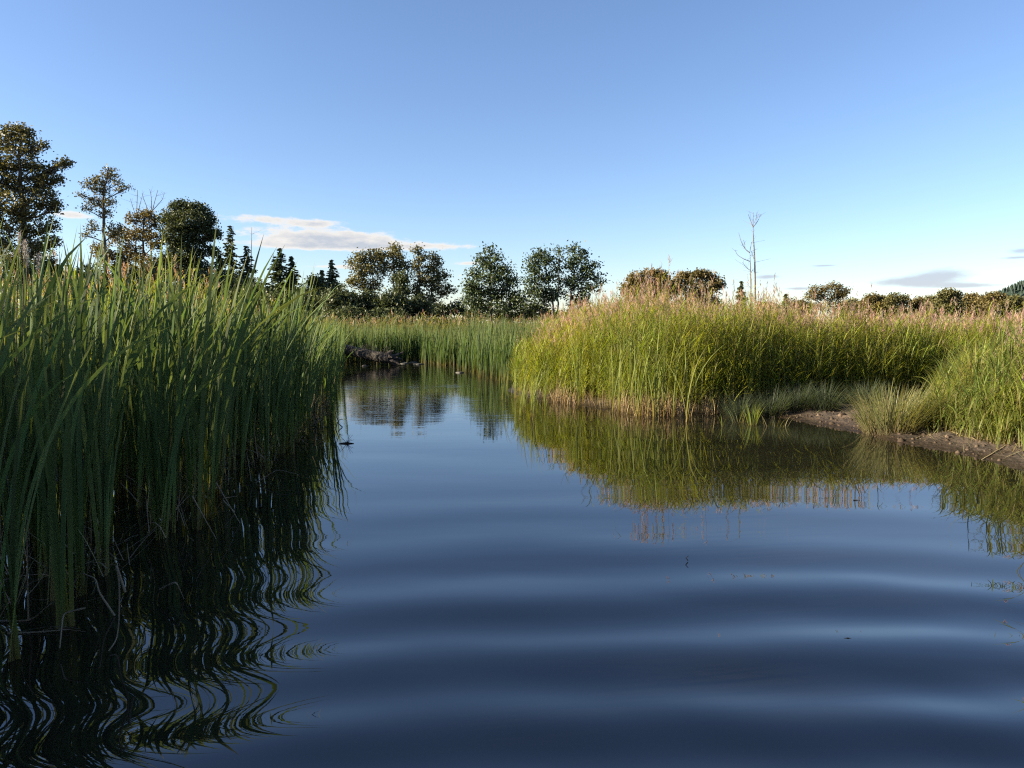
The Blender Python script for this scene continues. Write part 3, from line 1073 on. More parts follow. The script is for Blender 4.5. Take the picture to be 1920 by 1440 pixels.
def build_log():
    a, b = at(600, 648, LOGY + 0.6), at(728, 668, LOGY)
    root = empty('fallen_log', (b.x, b.y, 0), 'weathered grey fallen log draped with dry grass at the end of the pond', 'log')
    n = 26
    t = np.linspace(0, 1, n)
    P = np.stack([a.x + (b.x - a.x) * t, a.y + (b.y - a.y) * t, a.z + (b.z - a.z) * t - 0.10 * t ** 3 + 0.03 * np.sin(t * 7)], -1)
    rad = np.interp(t, [0, 0.05, 0.6, 0.9, 1], [0.13, 0.16, 0.18, 0.19, 0.15])
    mb = MB()
    tube(mb, P, rad, 14, (0.075, 0.066, 0.058), 0.015)
    mb.build('trunk', M_BARK, root, off=root.location)
    # torn root plate
    for k in range(9):
        e = b + Vector((rng.uniform(0.05, 0.55), rng.uniform(-0.35, 0.2), rng.uniform(-0.42, 0.22)))
        s = b + Vector((rng.uniform(-0.15, 0.05), rng.uniform(-0.15, 0.1), rng.uniform(-0.15, 0.08)))
        m = (s + e) / 2 + Vector((0, 0, rng.uniform(-0.05, 0.14)))
        tt = np.linspace(0, 1, 7)[:, None]
        Q = (1 - tt) ** 2 * np.array(s) + 2 * tt * (1 - tt) * np.array(m) + tt ** 2 * np.array(e)
        mb = MB()
        tube(mb, Q, np.linspace(0.12, 0.03, 7) * rng.uniform(0.6, 1.1), 7, (0.07, 0.06, 0.055), 0.1)
        mb.build('root', M_BARK, root, off=root.location)
    # dead grass hanging over it
    mb = MB()
    n = 260
    t = rng.uniform(0.05, 1.05, n)
    x = a.x + (b.x - a.x) * t
    y = a.y + (b.y - a.y) * t - rng.uniform(0.02, 0.22, n)
    z = a.z + (b.z - a.z) * t + rng.uniform(0.0, 0.24, n)
    ribbons(mb, np.stack([x, y, z], -1), rng.uniform(0.2, 0.6, n), np.full(n, 0.010), rng.normal(-1.57, 0.7, n), rng.uniform(0.5, 1.6, n), rng.uniform(0.6, 1.9, n), 4,
            taper, grad(n, [(0, (0.10, 0.088, 0.07)), (1, (0.16, 0.14, 0.11))], 0.3), p=1.2)
    o = mb.build('draped_dry_grass', M_DRY, root, off=root.location)
    o['kind'] = 'stuff'
    # pale floating scum beside it
    for k, (u, v, w) in enumerate(((772, 679, 0.34), (795, 676, 0.22), (786, 683, 0.20), (815, 681, 0.12), (757, 682, 0.14), (862, 699, 0.12), (684, 686, 0.10))):
        x, y = gnd(u, v)
        na = 14
        ang = np.linspace(0, 2 * math.pi, na, endpoint=False)
        rr = w * (0.7 + 0.5 * rng.uniform(0, 1, na))
        mb = MB()
        top = np.stack([x + rr * np.cos(ang), y + 1.3 * rr * np.sin(ang), 0.012 + 0.012 * rng.uniform(0, 1, na)], -1)
        mid = np.stack([x + 0.4 * rr * np.cos(ang), y + 0.5 * rr * np.sin(ang), 0.02 + 0.02 * rng.uniform(0, 1, na)], -1)
        bot = top.copy()
        bot[:, 2] = -0.02
        ctr = np.tile([[x, y, 0.03]], (na, 1))
        v_ = np.concatenate([bot, top, mid, ctr])
        i = np.arange(na)
        j = (i + 1) % na
        q = np.concatenate([np.stack([i + s * na, j + s * na, j + (s + 1) * na, i + (s + 1) * na], -1) for s in range(3)])
        mb.add(v_, q, np.tile([0.11, 0.105, 0.095], (len(v_), 1)) * rng.uniform(0.7, 1.1, (len(v_), 1)))
        o = mb.build('floating_scum', M_DRY, off=(x, y, 0))
        o.location = (x, y, 0)
        tag(o, 'pale flat raft of scum floating by the log end' if k < 5 else 'tiny pale leaf raft floating on the dark channel water', 'scum', 'scum rafts on the water')


build_log()


def build_twigs():
    x, y = gnd(650, 832)
    root = empty('floating_twig', (x, y, 0), 'small dark twig floating on the water beside the cattail bed', 'twig')
    mb = MB()
    tube(mb, np.array([(-0.10, 0, 0.006), (0, 0.01, 0.008), (0.09, 0, 0.004)]), [0.004, 0.013, 0.003], 6, (0.05, 0.045, 0.04))
    mb.build('stem', M_BARK, root)
    for k in range(7):
        e = np.array([rng.uniform(-0.09, 0.10), rng.uniform(-0.02, 0.02), rng.uniform(0.05, 0.13)])
        mb = MB()
        tube(mb, np.array([(0, 0.0, 0.005), e * 0.55 + [0, 0, 0.01], e]), [0.003, 0.002, 0.001], 4, (0.05, 0.05, 0.03))
        mb.build('sprig', M_BARK, root)
    # bent stems poking out of the water
    for s, lb in ((((629, 804), (634, 790), (629, 775), (636, 760)), 'thin dark stick bent in a zigzag rising from the water'),
                  (((642, 801), (634, 794), (636, 787), (643, 786)), 'small dark hooked stick rising from the water'),
                  (((1290, 1052), (1286, 1046), (1291, 1042)), 'tiny dark twig tip breaking the open water'),
                  (((1575, 1200), (1590, 1196), (1604, 1199)), 'thin dark twig floating flat on the open water'),
                  (((1600, 938), (1606, 940), (1612, 942)), 'short dark floating stalk on the open water')):
        Y = gnd(*s[0])[1]
        P = np.array([tuple(at(u, v, Y)) for u, v in s])
        P[:, 2] = np.maximum(P[:, 2], 0.003)
        mb = MB()
        tube(mb, P, np.linspace(0.006, 0.003, len(P)) * (Y / 9 + 0.15), 5, (0.06, 0.055, 0.045))
        o = mb.build('twig', M_BARK, off=P[0])
        o.location = P[0]
        tag(o, lb, 'twig')
    # stalks just right of the frame whose reflections reach into it
    mb = MB()
    n = 60
    x, y = rng.uniform(4.35, 5.3, n), rng.uniform(5.6, 6.6, n)
    keep = x > 0.745 * y + 0.02
    x, y = x[keep], y[keep]
    reed_grass(mb, x, y, rng.uniform(0.9, 1.5, len(x)), 5, 0.5, 0.0, 0.3, 0.012)
    tag(mb.build('water_edge_grass', M_GRASS), 'sparse grass stalks standing at the edge of the near right water', 'grass', kind='stuff')


build_twigs()

# ------------------------------------------------------------------ trees
BARK = (0.10, 0.085, 0.07)
OLIVE = ((0.075, 0.078, 0.030), (0.145, 0.130, 0.046))
DARK = ((0.038, 0.052, 0.022), (0.072, 0.090, 0.034))
ALDER = ((0.034, 0.053, 0.022), (0.064, 0.090, 0.033))
WARM = ((0.10, 0.085, 0.028), (0.15, 0.115, 0.038))


def leaf_cloud(mb, C, rad, nclump, nleaf, size, cols, sig):
    """leafy twigs spread through an ellipsoid, denser to its skin"""
    u = rng.normal(0, 1, (nclump, 3))
    u /= np.linalg.norm(u, axis=1)[:, None]
    r = rng.uniform(0.25, 1, (nclump, 1)) ** 0.5
    r = np.where(rng.uniform(0, 1, (nclump, 1)) < 0.16, r * 1.35, r)
    cc = C + u * r * rad
    n = nclump * nleaf
    p = np.repeat(cc, nleaf, 0) + rng.normal(0, 1, (n, 3)) * sig * np.array([1, 1, 0.75])
    a = rng.normal(0, 1, (n, 3))
    a /= np.linalg.norm(a, axis=1)[:, None]
    b = np.cross(a, rng.normal(0, 1, (n, 3)))
    b /= np.linalg.norm(b, axis=1)[:, None] + 1e-6
    s = size * rng.uniform(0.6, 1.3, (n, 1))
    v = np.stack([p - a * s * 0.5, p + b * s * 0.33, p + a * s * 0.5, p - b * s * 0.33], 1)
    q = np.arange(n * 4).reshape(n, 4)
    f = np.clip(np.repeat(rng.uniform(0, 1, (nclump, 1)), nleaf, 0) + rng.normal(0, 0.25, (n, 1)), 0, 1)
    c = np.array(cols[0]) * (1 - f) + np.array(cols[1]) * f
    mb.add(v, q, np.repeat(c, 4, 0))
    return cc


def path(a, b, n=8, wob=0.04, sag=0.0):
    t = np.linspace(0, 1, n)[:, None]
    a, b = np.array(a, float), np.array(b, float)
    L = np.linalg.norm(b - a)
    P = a * (1 - t) + b * t
    w = rng.normal(0, wob * L, (n, 3)) * np.sin(t * math.pi)
    w[1:-1] = (w[:-2] + w[1:-1] + w[2:]) / 3
    P = P + w
    P[:, 2] += -sag * L * np.sin(t[:, 0] * math.pi)
    return P


def tree(name, label, Y, trunk, lobes, cols=OLIVE, leaf=0.24, dens=1.0, cat='tree', bark=BARK, trad=None, sig=None, group=None, fill=1.0, twigs=0):
    """trunk: photo pixels from the foot up; lobes: (u, v, ru, rv) in photo pixels"""
    k = Y / F
    foot = at(trunk[0][0], HZ, Y)
    foot.z = 0.15
    root = empty(name, foot, label, cat, group)
    pts = [np.array((foot.x, Y, -0.1))] + [np.array(at(u, v, Y)) for u, v in trunk[1:]]
    pts = np.array(pts)
    tt = np.linspace(0, len(pts) - 1, 14)
    P = np.stack([np.interp(tt, np.arange(len(pts)), pts[:, i]) for i in range(3)], -1)
    P[1:-1] += rng.normal(0, 0.06, P[1:-1].shape)
    hgt = P[-1, 2]
    r0 = trad or max(0.07, hgt * 0.016)
    mb = MB()
    tube(mb, P, np.linspace(r0, r0 * 0.22, 14), 8, bark, 0.04)
    mb.build('trunk', M_BARK, root, off=foot)
    ml, mc = MB(), MB()
    for lob in lobes:
        u, v, ru, rv = lob[:4]
        off = lob[4] if len(lob) > 4 else rng.uniform(-0.35, 0.35) * ru * k
        C = np.array(at(u, v, Y + off))
        rad = np.array([ru, min(ru, rv) * 1.0 if ru < 40 else ru * 0.8, rv]) * k
        area = rad[0] * rad[2]
        s = sig or 0.27
        ncl = max(5, int(area * 33 * dens * fill / (s / 0.34) ** 1.6))
        cc = leaf_cloud(mc, C, np.maximum(rad - s * 0.8, 0.15), ncl, int(24 * (s / 0.34)), leaf * 0.98, cols, s)
        # limb from the trunk to the lobe, then side branches to some of its twigs
        zt = C[2] - rad[2] * 0.9 - 0.25 * abs(C[0] - foot.x)
        j = int(np.argmin(np.abs(P[:, 2] - max(zt, hgt * 0.18))))
        mid = C - np.array([0, 0, rad[2] * 0.35])
        rb = r0 * (1 - 0.75 * j / 14) * 0.5
        LP = path(P[j], mid, 8, 0.05)
        tube(ml, LP, np.linspace(rb, rb * 0.35, 8), 5, bark)
        for c in cc[rng.permutation(len(cc))[:min(len(cc), 16)]]:
            i = int(rng.integers(3, 8))
            tube(ml, path(LP[i], c, 5, 0.06), np.linspace(max(rb * 0.38, 0.02), 0.012, 5), 4, bark)
    o = ml.build('limbs', M_BARK, root, off=foot)
    o['kind'] = 'stuff'
    o = mc.build('crown', M_CROWN, root, off=foot, smooth=False)
    o['kind'] = 'stuff'
    return root


def conifer(name, label, Y, u, vtop, half, vbase=600, cols=DARK, n_layers=26, group=None, thin=1.0):
    k = Y / F
    top = at(u, vtop, Y)
    foot = Vector((at(u, HZ, Y).x, Y, 0.15))
    root = empty(name, foot, label, 'conifer', group)
    H = top.z - 0.15
    mb = MB()
    tube(mb, np.array([(foot.x, Y, -0.1), (foot.x, Y, H * 0.5), (top.x, Y, top.z)]), [H * 0.014, H * 0.009, 0.02], 7, BARK)
    mb.build('trunk', M_BARK, root, off=foot)
    mc = MB()
    R0 = half * k * 1.5
    for i in range(n_layers):
        f = (i + rng.uniform(-0.3, 0.3)) / n_layers              # 0 top .. 1 bottom
        f = min(max(f, 0.005), 1)
        z = top.z - f * H * 0.92
        rad = R0 * (0.06 + 0.94 * f ** 0.85) * rng.uniform(0.75, 1.12)
        nb = int((7 + 9 * f) * thin) + 1
        f0 = f
        for a in rng.uniform(0, 6.28, nb):
            f = min(max(f0 + rng.normal(0, 0.045), 0.004), 1)
            z = top.z - f * H * 0.92
            rad = R0 * (0.05 + 0.95 * f ** 0.85)
            L = rad * rng.uniform(0.5, 1.15)
            m = max(6, int(L / 0.055))
            t = rng.uniform(0.05, 1, m)
            p = np.stack([foot.x + np.cos(a) * L * t, Y + np.sin(a) * L * t, z - 0.28 * L * t + 0.12 * L * t ** 2], -1)
            p += rng.normal(0, 0.05 + 0.05 * L, (m, 3)) * (1.1 - t[:, None])
            s = rng.uniform(0.20, 0.42, (m, 1))
            d = np.stack([np.cos(a + rng.normal(0, 0.6, m)), np.sin(a + rng.normal(0, 0.6, m)), rng.normal(-0.35, 0.2, m)], -1)
            w = np.cross(d, rng.normal(0, 1, (m, 3)))
            w /= np.linalg.norm(w, axis=1)[:, None] + 1e-6
            v = np.stack([p - d * s * 0.5, p + w * s * 0.26, p + d * s * 0.5, p - w * s * 0.26], 1)
            c = np.array(cols[0]) + (np.array(cols[1]) - np.array(cols[0])) * rng.uniform(0, 1, (m, 1))
            mc.add(v, np.arange(m * 4).reshape(m, 4), np.repeat(c, 4, 0))
    o = mc.build('crown', M_NEEDLE, root, off=foot, smooth=False)
    o['kind'] = 'stuff'


def bare_tree(name, label, Y, stems, bark=(0.13, 0.12, 0.115), r0=0.10, twig=10, group=None):
    """stems: polylines in photo pixels with a start radius factor; the first reaches the ground"""
    f0 = stems[0][0][0]
    foot = Vector((at(f0[0], HZ, Y).x, Y, 0.15))
    root = empty(name, foot, label, 'dead tree', group)
    for si, (poly, fac) in enumerate(stems):
        pts = np.array([tuple(at(u, v, Y + (0 if i == 0 else rng.uniform(-0.25, 0.25)))) for i, (u, v) in enumerate(poly)])
        ground = poly[0][1] > 570
        if ground:
            pts[0, 2] = 0.0
        tt = np.linspace(0, len(pts) - 1, 12)
        P = np.stack([np.interp(tt, np.arange(len(pts)), pts[:, k]) for k in range(3)], -1)
        P[1:-1] = (P[:-2] + 2 * P[1:-1] + P[2:]) / 4
        mb = MB()
        tube(mb, P, np.linspace(r0 * fac, max(r0 * fac * 0.2, 0.012), 12), 6, bark, 0.03)
        for _ in range(int(twig * (1 if fac > 0.5 else 0.7))):
            i = int(rng.integers(4 if ground else 2, 11))
            e = P[i] + np.array([rng.normal(0, 0.55), rng.normal(0, 0.5), rng.uniform(0.1, 0.75)]) * rng.uniform(0.4, 1.0)
            tube(mb, path(P[i], e, 4, 0.03), np.linspace(0.011, 0.005, 4), 4, bark)
        mb.build('trunk' if ground else 'branch', M_BARK, root, off=foot)


def build_trees():
    # --- tall trees on the left
    tree('cottonwood_tree', 'tallest broad cottonwood rising behind the cattail bed', 70,
         [(48, HZ), (46, 470), (44, 400), (36, 320), (38, 250)],
         [(36, 250, 33, 20), (5, 262, 30, 22), (55, 275, 20, 18), (78, 272, 10, 12), (25, 300, 42, 25), (65, 310, 16, 14), (-10, 330, 35, 40),
          (45, 345, 42, 25), (84, 328, 24, 22), (112, 306, 16, 12), (128, 306, 9, 8), (110, 335, 16, 10), (20, 385, 55, 26), (80, 372, 30, 26), (104, 385, 12, 20),
          (50, 420, 34, 24), (95, 420, 14, 18), (-5, 440, 30, 40), (75, 455, 26, 24), (105, 455, 9, 14), (40, 485, 50, 30), (-60, 300, 50, 50), (-60, 400, 60, 60)],
         OLIVE, 0.26, 0.6, trad=0.38)
    tree('slender_tree', 'slender airy tree with a lopsided top beside the tallest cottonwood', 74,
         [(198, HZ), (197, 470), (194, 400), (196, 350), (204, 315)],
         [(206, 325, 16, 12), (192, 336, 18, 12), (176, 340, 12, 10), (222, 340, 6, 10), (188, 356, 22, 12), (162, 348, 8, 10), (238, 352, 12, 6), (225, 358, 10, 6),
          (180, 378, 22, 12), (205, 380, 14, 10), (152, 365, 8, 6), (165, 392, 12, 8), (195, 400, 16, 10), (172, 425, 10, 14), (215, 432, 18, 16), (160, 440, 8, 8)],
         OLIVE, 0.22, 0.55, trad=0.20)
    bare_tree('bare_topped_tree', 'thin bare-topped tree with dead twigs above the leaves', 82,
              [([(254, 600), (254, 460), (256, 400), (258, 356)], 1.0), ([(255, 420), (262, 385), (268, 362)], 0.4), ([(256, 410), (248, 385), (244, 372)], 0.4)],
              twig=16)
    bare_tree('bare_topped_tree', 'forked bare-topped tree with fanning dead twigs', 82,
              [([(284, 600), (283, 450), (284, 400), (296, 356)], 1.0), ([(284, 410), (272, 380), (266, 362)], 0.5), ([(286, 395), (304, 375), (309, 360)], 0.4), ([(284, 400), (284, 372), (281, 355)], 0.4)],
              twig=16)
    tree('leafy_tree', 'yellow-green tree below the bare dead tops', 80, [(268, HZ), (268, 470), (270, 405)],
         [(272, 405, 20, 14), (250, 412, 14, 14), (285, 415, 16, 14), (262, 440, 26, 16), (228, 445, 22, 20), (290, 450, 22, 18), (245, 475, 34, 18), (275, 500, 40, 24), (215, 490, 26, 22), (190, 470, 18, 20)],
         WARM, 0.24, 0.62)
    tree('round_tree', 'dense round-crowned tree standing right of the bare tops', 80, [(352, HZ), (352, 480), (350, 420)],
         [(340, 392, 26, 17), (368, 393, 22, 16), (318, 408, 20, 18), (352, 415, 40, 24), (388, 412, 16, 20), (330, 440, 34, 22), (372, 440, 28, 22), (396, 440, 14, 16), (408, 436, 7, 10),
          (345, 475, 40, 24), (395, 470, 18, 12), (320, 500, 40, 26), (370, 510, 36, 24)], DARK, 0.25, 1.1)
    # --- conifers
    conifer('spruce_tree', 'narrow spruce rising between round tree and snag', 85, 437, 424, 34)
    bare_tree('snag', 'thin dead snag pole beside the narrow spruce', 84, [([(471, 600), (471, 500), (472, 426)], 0.8)], twig=22)
    conifer('spruce_tree', 'low dark spruce behind the cattail tops by the snag', 82, 466, 462, 36)
    conifer('spruce_tree', 'short dark spruce left of the paired pointed spruces', 82, 415, 470, 30)
    conifer('spruce_tree', 'taller of the paired pointed spruces above the cattail bed edge', 80, 528, 466, 40)
    conifer('spruce_tree', 'shorter of the paired pointed spruces', 81, 549, 482, 34)
    bare_tree('snag', 'slight bare snag on the left of the paired spruces', 83, [([(512, 600), (512, 520), (513, 474)], 0.7)], twig=18)
    conifer('spruce_tree', 'thin-topped spruce above the dark shrubs left of the cottonwoods', 78, 624, 488, 30)
    conifer('spruce_tree', 'stubby spruce leaning into the thin-topped one', 78, 606, 508, 34)
    tree('dark_tree', 'low broad dark tree under the thin-topped spruce', 76, [(596, HZ), (597, 560)],
         [(590, 528, 16, 16), (604, 545, 26, 18), (575, 555, 22, 18), (625, 545, 22, 18), (600, 575, 44, 22), (560, 575, 26, 20)], DARK, 0.25, 1.2)
    # --- cottonwood group
    g = 'cottonwoods beyond the end of the pond'
    tree('cottonwood_tree', 'round-headed cottonwood on the left of the group past the log', 70, [(704, HZ), (703, 560), (697, 500)],
         [(700, 480, 22, 14), (676, 484, 16, 14), (715, 480, 12, 15), (660, 492, 9, 8), (690, 502, 28, 16), (672, 518, 18, 14), (718, 505, 10, 20), (660, 530, 12, 10), (690, 535, 26, 16)],
         OLIVE, 0.22, 0.9, group=g)
    tree('cottonwood_tree', 'tallest slim cottonwood at the middle of the group past the log', 71, [(741, HZ), (740, 550), (739, 462)],
         [(739, 463, 14, 10), (748, 478, 16, 12), (733, 478, 10, 12), (752, 495, 16, 14), (735, 500, 10, 14), (762, 502, 10, 10), (745, 520, 16, 14)],
         OLIVE, 0.22, 0.75, group=g)
    tree('dark_tree', 'dark ivy-clad tree between the slim cottonwoods', 69, [(752, HZ), (752, 560)],
         [(755, 520, 16, 14), (752, 545, 20, 18), (756, 575, 22, 20)], DARK, 0.23, 1.3)
    tree('cottonwood_tree', 'narrow golden-lit cottonwood column in the group past the log', 70, [(789, HZ), (788, 550), (784, 470)],
         [(783, 470, 11, 10), (790, 484, 12, 10), (782, 500, 12, 14), (790, 522, 16, 16), (782, 545, 14, 16), (790, 570, 16, 20)],
         OLIVE, 0.22, 0.95, group=g)
    tree('cottonwood_tree', 'dense leaning cottonwood on the right of the group past the log', 71, [(806, HZ), (808, 550), (815, 490)],
         [(812, 482, 13, 10), (822, 492, 10, 10), (812, 504, 20, 14), (826, 518, 18, 12), (840, 538, 10, 8), (848, 544, 6, 5), (815, 535, 20, 18), (832, 550, 12, 8), (806, 568, 16, 24)],
         OLIVE, 0.22, 0.85, group=g)
    # --- dark thicket below
    g = 'shrubs of the dark thicket beyond the pond'
    for i, (u, v, ru, rv, Y) in enumerate(((585, 572, 34, 32, 66), (640, 566, 38, 36, 65), (690, 570, 36, 34, 66), (735, 572, 34, 32, 65), (780, 577, 32, 28, 66), (660, 590, 44, 18, 62),
                                            (720, 592, 44, 16, 62), (828, 580, 18, 18, 68), (858, 577, 18, 15, 70), (890, 590, 26, 14, 60), (945, 592, 28, 12, 60), (985, 588, 24, 15, 60), (1030, 590, 26, 14, 60), (1075, 590, 28, 14, 60), (1120, 588, 26, 14, 62), (1160, 590, 26, 12, 64), (530, 570, 40, 36, 68), (480, 562, 44, 42, 70), (425, 545, 44, 46, 72), (370, 540, 46, 44, 72), (300, 535, 46, 44, 73), (235, 530, 44, 44, 73), (165, 530, 44, 42, 72), (95, 520, 44, 44, 70), (30, 520, 44, 46, 68))):
        lb = ('dark leafy shrub in the thicket under the cottonwoods' if 650 < u < 800 else 'dark shrub below the thin-topped spruce' if 560 < u <= 650 else
              'dark low shrub at the foot of the alders' if u > 870 else 'small dark shrub in the gap between cottonwoods and the lone alder' if u > 800 else
              'dark shrub mass below the spruces behind the cattail tops' if u > 400 else 'dark shrub below the tall trees behind the cattail bed')
        tree('thicket_shrub', lb, Y, [(u, HZ), (u, v)],
             [(u - ru * 0.45, v + 2, ru * 0.6, rv * 0.8), (u + ru * 0.45, v + 3, ru * 0.6, rv * 0.75), (u, v - rv * 0.3, ru * 0.5, rv * 0.6), (u, v + rv * 0.5, ru, rv * 0.6)],
             DARK, 0.25, 0.7 if u > 450 else 0.5, cat='shrub', group=g, trad=0.07)
    g = 'low sunlit bushes in front of the thicket'
    for u, v, ru in ((712, 603, 22), (745, 601, 20), (780, 604, 22), (812, 604, 20), (845, 603, 22), (865, 604, 14)):
        tree('low_bush', 'low mid-green bush in front of the dark thicket', 56, [(u, HZ), (u, v)], [(u - 5, v, ru * 0.7, 8), (u + 8, v - 1, ru * 0.6, 8), (u, v + 5, ru, 8)],
             ((0.05, 0.075, 0.022), (0.075, 0.10, 0.03)), 0.18, 1.2, cat='bush', group=g, trad=0.04, sig=0.25)
    # --- alders in the middle
    tree('alder_tree', 'broad cone-shaped dark alder standing alone', 58, [(921, HZ), (920, 560), (918, 465)],
         [(917, 468, 10, 9), (905, 484, 14, 9), (930, 484, 14, 9), (917, 498, 22, 12), (892, 512, 16, 10), (945, 506, 18, 12), (918, 522, 34, 14), (880, 534, 18, 10),
          (958, 528, 20, 12), (900, 545, 34, 14), (945, 550, 36, 16), (885, 565, 26, 14), (925, 575, 48, 18), (970, 565, 20, 18)],
         ALDER, 0.20, 1.25, sig=0.30)
    tree('alder_tree', 'left stem of the open twin-crowned alder clump', 57, [(1040, HZ), (1037, 560), (1015, 475)],
         [(1014, 476, 18, 11), (1000, 488, 12, 10), (1022, 490, 18, 12), (1005, 505, 20, 12), (1020, 520, 22, 14), (995, 525, 12, 10), (1005, 545, 26, 16), (1030, 555, 20, 14), (1000, 572, 28, 18)],
         ALDER, 0.20, 1.15, sig=0.28, trad=0.12)
    tree('alder_tree', 'thin upright stem in the middle of the alder clump', 58, [(1044, HZ), (1046, 550), (1047, 470)],
         [(1047, 470, 8, 9), (1050, 488, 10, 8), (1044, 505, 14, 10), (1052, 525, 14, 10), (1045, 548, 16, 12)], ALDER, 0.20, 0.9, sig=0.28, trad=0.10)
    tree('alder_tree', 'right stem of the open twin-crowned alder clump', 57, [(1066, HZ), (1070, 550), (1080, 475)],
         [(1076, 466, 14, 9), (1092, 476, 12, 9), (1084, 488, 22, 12), (1068, 500, 14, 10), (1100, 500, 18, 12), (1115, 496, 9, 9), (1090, 518, 26, 14), (1120, 518, 12, 9), (1072, 535, 18, 12),
          (1105, 538, 20, 12), (1085, 560, 28, 16), (1128, 530, 8, 6)], ALDER, 0.20, 1.0, sig=0.28, trad=0.12)
    # --- trees beyond the right bank
    tree('sunlit_tree', 'rounded golden-lit tree behind the pink grass heads', 95, [(1215, HZ), (1215, 545)],
         [(1222, 512, 26, 10), (1195, 524, 22, 14), (1240, 522, 20, 14), (1212, 540, 40, 18), (1180, 545, 18, 18), (1245, 548, 24, 18), (1210, 570, 50, 20)], WARM, 0.28, 0.9)
    tree('sunlit_tree', 'darker rounded tree beside the golden-lit one', 97, [(1308, HZ), (1308, 545)],
         [(1300, 514, 26, 10), (1325, 518, 22, 12), (1280, 524, 18, 14), (1345, 532, 16, 14), (1310, 540, 40, 18), (1266, 540, 14, 16), (1310, 570, 52, 20)], WARM, 0.28, 0.9)
    conifer('small_conifer', 'small pointed conifer left of the dead tree', 80, 1388, 528, 18)
    conifer('small_conifer', 'small pointed conifer right of the dead tree', 80, 1472, 552, 16)
    tree('airy_tree', 'small airy round tree on the skyline behind the reed meadow', 95, [(1556, HZ), (1556, 560)],
         [(1535, 545, 20, 12), (1562, 538, 18, 10), (1580, 546, 18, 12), (1555, 556, 36, 12), (1520, 556, 12, 10), (1560, 575, 40, 14)], WARM, 0.22, 0.7)
    g = 'hedgerow trees on the right skyline'
    for u, vt, ru, Y, cl, lb in ((1640, 558, 26, 120, WARM, 'low hedgerow tree at the left end of the skyline row'), (1685, 556, 26, 118, OLIVE, 'flat-topped hedgerow tree second in the skyline row'),
                                 (1728, 562, 22, 120, WARM, 'brown-tinted hedgerow tree before the tall dome'), (1782, 548, 28, 110, OLIVE, 'tallest domed tree in the skyline row'),
                                 (1826, 556, 26, 116, WARM, 'loose-topped tree right of the tall dome'), (1866, 554, 28, 114, WARM, 'ochre-lit hedgerow tree below the wooded hill'),
                                 (1908, 562, 30, 112, OLIVE, 'hedgerow tree at the end of the row below the hill slope'), (1960, 556, 34, 114, WARM, 'hedgerow tree past the hill foot'),
                                 (1440, 572, 26, 125, WARM, 'low gold tree beside the dead tree on the skyline'), (1660, 562, 22, 121, OLIVE, 'dark small tree wedged early in the skyline row'), (1752, 560, 22, 117, OLIVE, 'dark tree against the left of the tall dome'), (1600, 566, 26, 130, OLIVE, 'small far tree left of the hedgerow'), (1500, 568, 30, 130, WARM, 'small far tree between dead tree and airy tree')):
        vt -= 9
        tree('hedgerow_tree', lb, Y, [(u, HZ), (u, vt + 20)],
             [(u - ru * 0.2, vt + 10, ru * 0.6, 9), (u + ru * 0.4, vt + 15, ru * 0.5, 10), (u - ru * 0.55, vt + 18, ru * 0.5, 10), (u, vt + 30, ru, 16), (u, vt + 45, ru, 14)],
             cl, 0.30, 0.75, group=g, trad=0.2)
    # --- the dead tree
    bare_tree('dead_tree', 'tall twin-stemmed bare dead tree above the reed meadow', 60,
              [([(1416, 600), (1416, 540), (1415, 480), (1412, 440), (1412, 425)], 1.25), ([(1408, 600), (1408, 540), (1407, 500), (1406, 472)], 1.0),
               ([(1412, 426), (1407, 413), (1403, 402)], 0.5), ([(1412, 426), (1420, 416), (1427, 401)], 0.5), ([(1412, 430), (1412, 412), (1413, 398)], 0.4), ([(1414, 418), (1418, 408), (1419, 398)], 0.25),
               ([(1406, 474), (1398, 468), (1390, 455), (1385, 436)], 0.5), ([(1406, 490), (1395, 486), (1382, 478), (1378, 468)], 0.45), ([(1406, 472), (1408, 460), (1409, 454)], 0.35),
               ([(1408, 508), (1400, 502), (1392, 492)], 0.35), ([(1415, 490), (1411, 478), (1408, 470)], 0.35), ([(1408, 512), (1412, 505)], 0.3), ([(1397, 466), (1396, 456), (1394, 450)], 0.25)],
              r0=0.075, twig=7)


build_trees()


def side_tree(x, y, h, label):
    """a tree of the row that runs on along the left side of the marsh and shades the nearest cattails"""
    root = empty('cottonwood_tree', (x, y, 0.15), label, 'tree', 'trees along the left side of the marsh')
    mb, ml, mc = MB(), MB(), MB()
    P = path((x, y, -0.1), (x + 0.4, y, h * 0.8), 12, 0.01)
    tube(mb, P, np.linspace(0.24, 0.06, 12), 8, BARK, 0.04)
    mb.build('trunk', M_BARK, root, off=root.location)
    for k in range(16):
        zc = h * rng.uniform(0.30, 0.90)
        rr = 2.3 * (1.15 - 0.7 * abs(zc / h - 0.5))
        a = rng.uniform(0, 6.28)
        C = np.array([x + 0.75 * rr * math.cos(a), y + 0.75 * rr * math.sin(a), zc])
        cc = leaf_cloud(mc, C, np.array([1.2, 1.2, 1.0]), 24, 18, 0.26, OLIVE, 0.3)
        j = int(np.argmin(np.abs(P[:, 2] - zc * 0.8)))
        LP = path(P[j], C, 7, 0.05)
        tube(ml, LP, np.linspace(0.07, 0.025, 7), 5, BARK)
        for c in cc[:6]:
            tube(ml, path(LP[5], c, 4, 0.05), np.linspace(0.022, 0.01, 4), 4, BARK)
    o = ml.build('limbs', M_BARK, root, off=root.location)
    o['kind'] = 'stuff'
    o = mc.build('crown', M_CROWN, root, off=root.location, smooth=False)
    o['kind'] = 'stuff'


for x_, y_, h_ in ((-25, -1.8, 11.6), (-26.5, 2.2, 12.0)):
    side_tree(x_, y_, h_, 'leafy cottonwood in the row shading the nearest cattails')


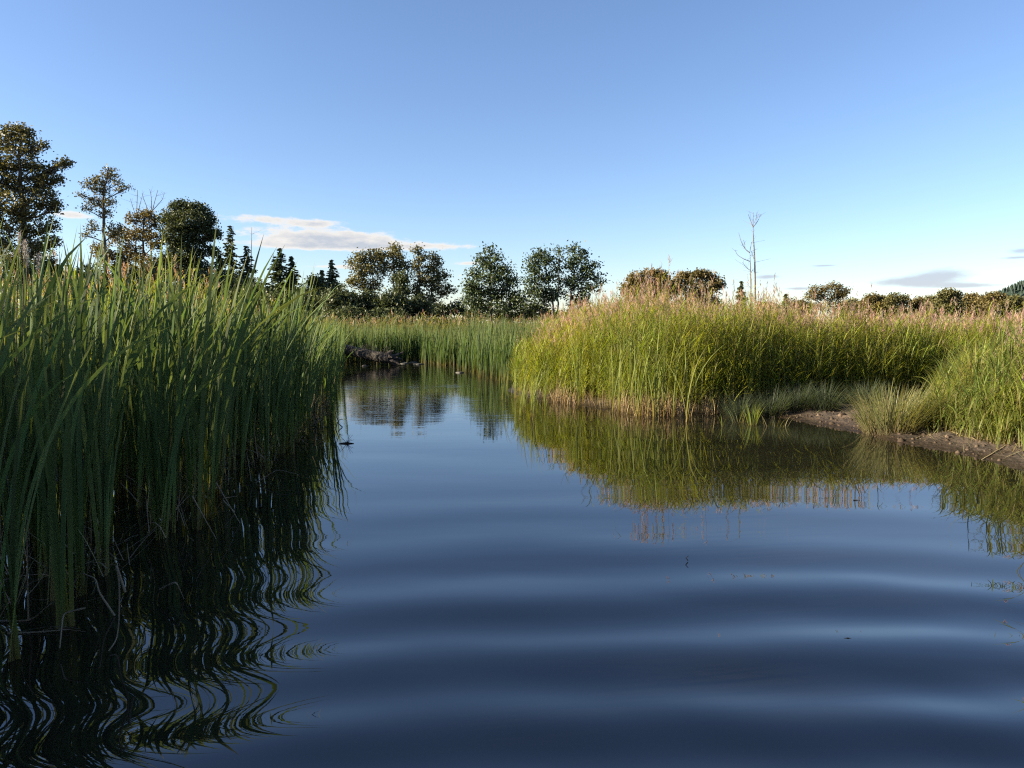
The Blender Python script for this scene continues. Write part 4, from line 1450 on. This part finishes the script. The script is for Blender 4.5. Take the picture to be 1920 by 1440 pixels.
def build_hill():
    # wooded hill far off on the right
    xs = np.linspace(760, 2200, 60)
    ys = np.linspace(1500, 2150, 30)
    X, Y = np.meshgrid(xs, ys)
    prof = np.interp(X / Y * 1500, [930, 960, 1001, 1040, 1080, 1150, 1300, 1600], [0, 30, 58, 78, 100, 135, 190, 210])
    ridge = np.interp(Y, [1500, 1560, 2000, 2600], [0, 0.9, 1.0, 1.1])
    Z = prof * ridge + 14 * (vnoise(X / 90, Y / 90, 77) - 0.5) * np.clip(prof / 40, 0, 1) - 1
    i = np.arange(X.size).reshape(X.shape)
    q = np.stack([i[:-1, :-1], i[:-1, 1:], i[1:, 1:], i[1:, :-1]], -1)
    mb = MB()
    mb.add(np.stack([X, Y, Z], -1), q, (0.028, 0.045, 0.034))
    tag(mb.build('hill', M_NEEDLE), 'dark wooded hill on the right horizon', kind='structure')
    # its trees
    n = 3000
    y = rng.uniform(1505, 1900, n)
    x = y / 1500 * rng.uniform(935, 1250, n)
    prof = np.interp(x / y * 1500, [930, 960, 1001, 1040, 1080, 1150, 1300, 1600], [0, 30, 58, 78, 100, 135, 190, 210])
    z = prof * np.interp(y, [1500, 1560, 2000, 2600], [0, 0.9, 1.0, 1.1]) - 3
    h = rng.uniform(9, 17, n)
    r = h * 0.26
    mb = MB()
    na = 5
    ang = np.linspace(0, 2 * math.pi, na, endpoint=False)
    base = np.stack([x[:, None] + r[:, None] * np.cos(ang), y[:, None] + r[:, None] * np.sin(ang), z[:, None] + 0 * ang], -1)
    apex = base * 0.04 + np.stack([x, y, z], -1)[:, None] * 0.96
    apex[..., 2] = (z + h)[:, None]
    v = np.stack([base, apex], 1)
    idx = np.arange(n * 2 * na).reshape(n, 2, na)
    j = np.roll(idx, -1, 2)
    q = np.stack([idx[:, 0], j[:, 0], j[:, 1], idx[:, 1]], -1)
    c = np.array([0.026, 0.045, 0.034]) * np.exp(rng.normal(0, 0.3, (n, 1)))
    mb.add(v, q, np.repeat(c, 2 * na, 0))
    tag(mb.build('hill_forest', M_NEEDLE), 'conifer forest covering the far hill', 'forest', kind='stuff')


build_hill()
tri = sum(len(o.data.polygons) * 2 for o in sc.objects if o.type == 'MESH' and o.data.users == 1)
print('tris', tri, 'objects', len(sc.objects))
